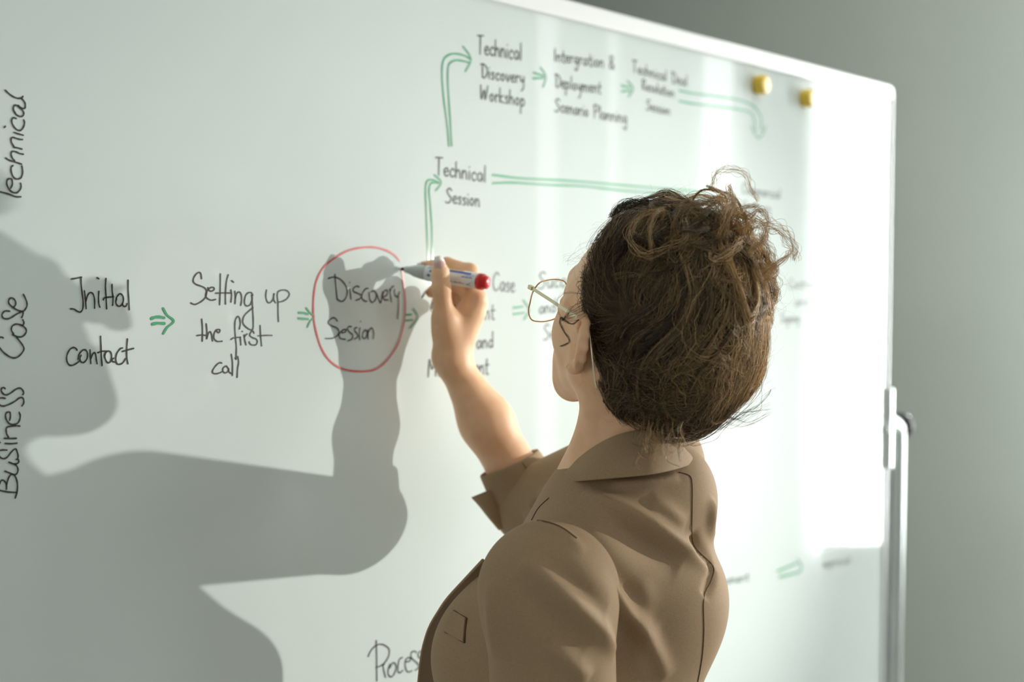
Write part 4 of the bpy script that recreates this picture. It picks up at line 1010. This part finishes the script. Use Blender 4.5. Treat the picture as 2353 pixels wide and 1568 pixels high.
# broad dark locks over the back of the head
for i in range(40):
    x0 = r0.uniform(1400, 1640); y0 = r0.uniform(760, 985); h = hit(TH, x0, y0)
    if h is None: continue
    p = h[0][None]; pts = []
    for s in range(9):
        g = grad(hair_shell, p); t = BUN-p; t /= np.linalg.norm(t); t = t+.5*wob(p, 24); t = t-(t*g).sum(1, keepdims=True)*g; t /= np.linalg.norm(t)
        pts.append(p[0]+g[0]*.0035); p = p+t*.013; p = p-grad(hair_shell, p)*(hair_shell(p)-.001)[:, None]
        if np.linalg.norm(BUN-p[0]) < .03: break
    if len(pts) > 3: bundle(pts, int(r0.integers(12, 40)), r0.uniform(.001, .003), .00018, float(np.clip(.50+.16*r0.normal(), .15, .8)), seed=600+i, k=4)
# wisps at the nape over the collar, and flying hairs
for i in range(46):
    x0 = r0.uniform(1462, 1578); y0 = r0.uniform(955, 1000); L = r0.uniform(30, 90)
    pts = G([(x0, y0, 1.225), (x0+r0.uniform(-10, 8), y0+L*.4, 1.218), (x0+r0.uniform(-14, 14), y0+L*.8, 1.216), (x0+r0.uniform(-18, 22), y0+L, 1.217)])
    bundle(pts, int(r0.integers(2, 7)), .0010, .00011, float(r0.uniform(.5, .9)), seed=700+i, k=5, fray=1, lift=None)
for i in range(30):
    x0 = r0.uniform(1560, 1700); y0 = 1010-(x0-1560)*.35+r0.uniform(-20, 10)
    pts = G([(x0-60, y0-20, 1.25), (x0, y0, 1.245), (x0+r0.uniform(20, 50), y0-r0.uniform(-15, 30), 1.25), (x0+r0.uniform(40, 90), y0-r0.uniform(0, 80), 1.26)])
    bundle(pts, int(r0.integers(1, 5)), .0012, .00011, float(r0.uniform(.2, .6)), seed=800+i, k=6, fray=1.5, lift=None)
bundle(G([(1560,1000,1.25),(1610,1012,1.25),(1660,985,1.25),(1700,955,1.25),(1740,935,1.255),(1765,910,1.26),(1772,895,1.26)]), 4, .0012, .00013, .25, seed=901, k=6, lift=None)
bundle(G([(1540,1002,1.25),(1590,1022,1.25),(1640,1012,1.25),(1665,985,1.25),(1700,950,1.252),(1745,905,1.26),(1752,870,1.26)]), 3, .0014, .00012, .25, seed=902, k=6, lift=None)
nsel = r0.integers(0, len(VH), 1500)
P0 = VH[nsel]; n0 = NH[nsel]; keep = ((P0-HC)@HF < .05); P0 = P0[keep]; n0 = n0[keep]; N_ = len(P0); K_ = 7; ts = np.linspace(0, 1, K_)
side = np.cross(n0, r0.normal(size=(N_, 3))); side /= np.linalg.norm(side, axis=1, keepdims=True); Ln = r0.uniform(.008, .026, N_)[:, None, None]
FL = P0[:, None]+Ln*(n0[:, None]*np.sin(ts*2.1)[None, :, None]*.55+side[:, None]*ts[None, :, None]*1.2+r0.normal(size=(N_, 1, 3))*.25*(ts**2)[None, :, None])
add_strands(FL, np.full((N_, K_), .00007)*(1-.6*ts)[None], np.clip(.45+.2*r0.normal(size=(N_, 1))+np.zeros((N_, K_)), .1, .95))
# fine loops above the hairline, temple curl in front of the ear
bundle(G([(1300,600,1.36),(1330,585,1.35),(1365,560,1.34),(1400,535,1.335)]), 10, .006, .00007, .5, seed=903, fray=1, lift=None)
bundle(G([(1330,735,1.235),(1315,745,1.225),(1300,738,1.222),(1290,730,1.222),(1287,742,1.222),(1296,762,1.222),(1308,780,1.222),(1304,790,1.222),(1286,796,1.224)]), 12, .0011, .00013, .12, seed=904, lift=None)
bundle(G([(1335,675,1.225),(1315,672,1.222),(1296,674,1.222),(1284,684,1.222),(1279,700,1.222),(1284,720,1.222),(1292,738,1.222)]), 4, .0010, .00010, .2, seed=905, lift=None)
for k in range(6):
    bundle(G([(1345,690+7*k,1.226),(1325,700+7*k,1.221),(1308,712+5*k,1.221),(1291,737,1.222)]), 5, .0012, .00010, .2, seed=910+k, lift=None)
Vs = np.concatenate(HV); Qs = np.concatenate(HQ); Ts = np.concatenate(HT)
me = bpy.data.meshes.new('hair_strands'); me.vertices.add(len(Vs)); me.vertices.foreach_set('co', Vs.astype(np.float32).ravel())
me.loops.add(len(Qs)*4); me.loops.foreach_set('vertex_index', Qs.astype(np.int32).ravel()); me.polygons.add(len(Qs)); me.polygons.foreach_set('loop_start', np.arange(0, len(Qs)*4, 4, dtype=np.int32))
me.update(calc_edges=True); me.polygons.foreach_set('use_smooth', np.ones(len(Qs), dtype=bool))
a_ = me.attributes.new('tone', 'FLOAT', 'POINT'); a_.data.foreach_set('value', Ts.astype(np.float32)); me.materials.append(hair_m)
hs = bpy.data.objects.new('hair_strands', me); COL.objects.link(hs); attach(hs, hair); hs['kind'] = 'stuff'
print('hair quads', len(Qs))

# ================================================================== glasses and earrings
gold_m = mat('gold_wire', (.80, .58, .33), .22, 1); pgold_m = mat('pale_gold', (.80, .72, .50), .28, .85); lens_m = mat('lens_glass', (.98, 1, .99), .0, 0, .5)
lens_m.node_tree.nodes['Principled BSDF'].inputs['Transmission Weight'].default_value = 1; lens_m.node_tree.nodes['Principled BSDF'].inputs['IOR'].default_value = 1.02
gl = empty('glasses', HP(.10, 0, 0), 'gold wire-rimmed glasses with clear lenses worn on the face', 'glasses')
GO = np.array([.104, 0, -.014])
def GP(f, l, u): return HP(GO[0]+f, GO[1]+l, GO[2]+u)
for s in (1, -1):
    pts = []
    for k in range(14):
        a = 2*math.pi*k/14; x = .0275*math.cos(a); y = .0245*math.sin(a); sq = 1+.06*math.cos(4*a+math.pi)
        pts.append(GP(-.004*abs((x+.0275)/.055), s*(.0375+x*sq), y*sq-.001))
    rim = tube_obj('rim', pts, .0008, gold_m, gl, sides=8, n=4, closed=True)
    P = catmull(pts, 3, True); c = P.mean(0); V = [c]+list(P); F = [(0, i+1, (i+1) % len(P)+1) for i in range(len(P))]
    o = mesh_obj('lens', V, F, lens_m); attach(o, gl); q = o.modifiers.new('t', 'SOLIDIFY'); q.thickness = .0014; q.offset = 0
    hg = GP(-.005, s*.0665, .014); el = HP(.003, s*.0785, .000); 
    box_obj('hinge', (GP(-.002, s*.0660, .014)+hg)/2, (HF, HL, HU), (.003, .0022, .0022), pgold_m, gl, .0005)
    # flat temple bar, then a thin cable hooked behind the ear
    d = unit(el-hg); L_ = float(np.linalg.norm(el-hg)); wv = unit(np.cross(d, HL)); 
    box_obj('temple', (hg+el)/2, (d, unit(np.cross(wv, d)), wv), (L_/2, .0006, .0017), pgold_m, gl, .0004)
    tube_obj('cable_end', [el, HP(-.012, s*.0860, .000), HP(-.024, s*.0900, -.011), HP(-.032, s*.0900, -.026), HP(-.037, s*.088, -.040), HP(-.041, s*.086, -.050)], [.0009, .0006], pgold_m, gl, sides=8, n=6)
    tube_obj('nose_pad_arm', [GP(-.001, s*.011, .002), GP(-.006, s*.010, -.003), GP(-.009, s*.011, -.006)], .0005, gold_m, gl, sides=6)
tube_obj('bridge', [GP(-.0005, .0105, .006), GP(.003, .005, .009), GP(.003, -.005, .009), GP(-.0005, -.0105, .006)], .0009, gold_m, gl, sides=8)
ec = HP(.002, .0870, -.0455)
er = empty('earring', ec, 'small gold stud earring in the ear lobe', 'earring')
for k in range(3):
    a = k*2.1; lathe('stud_bead', ec+HU*.0016*math.cos(a)+HF*.0016*math.sin(a), HL, [(-.0010, .0008), (0, .0014), (.0010, .0008)], mat('gold_%d' % k, (.85, .62, .28), .2, 1), er, 10)
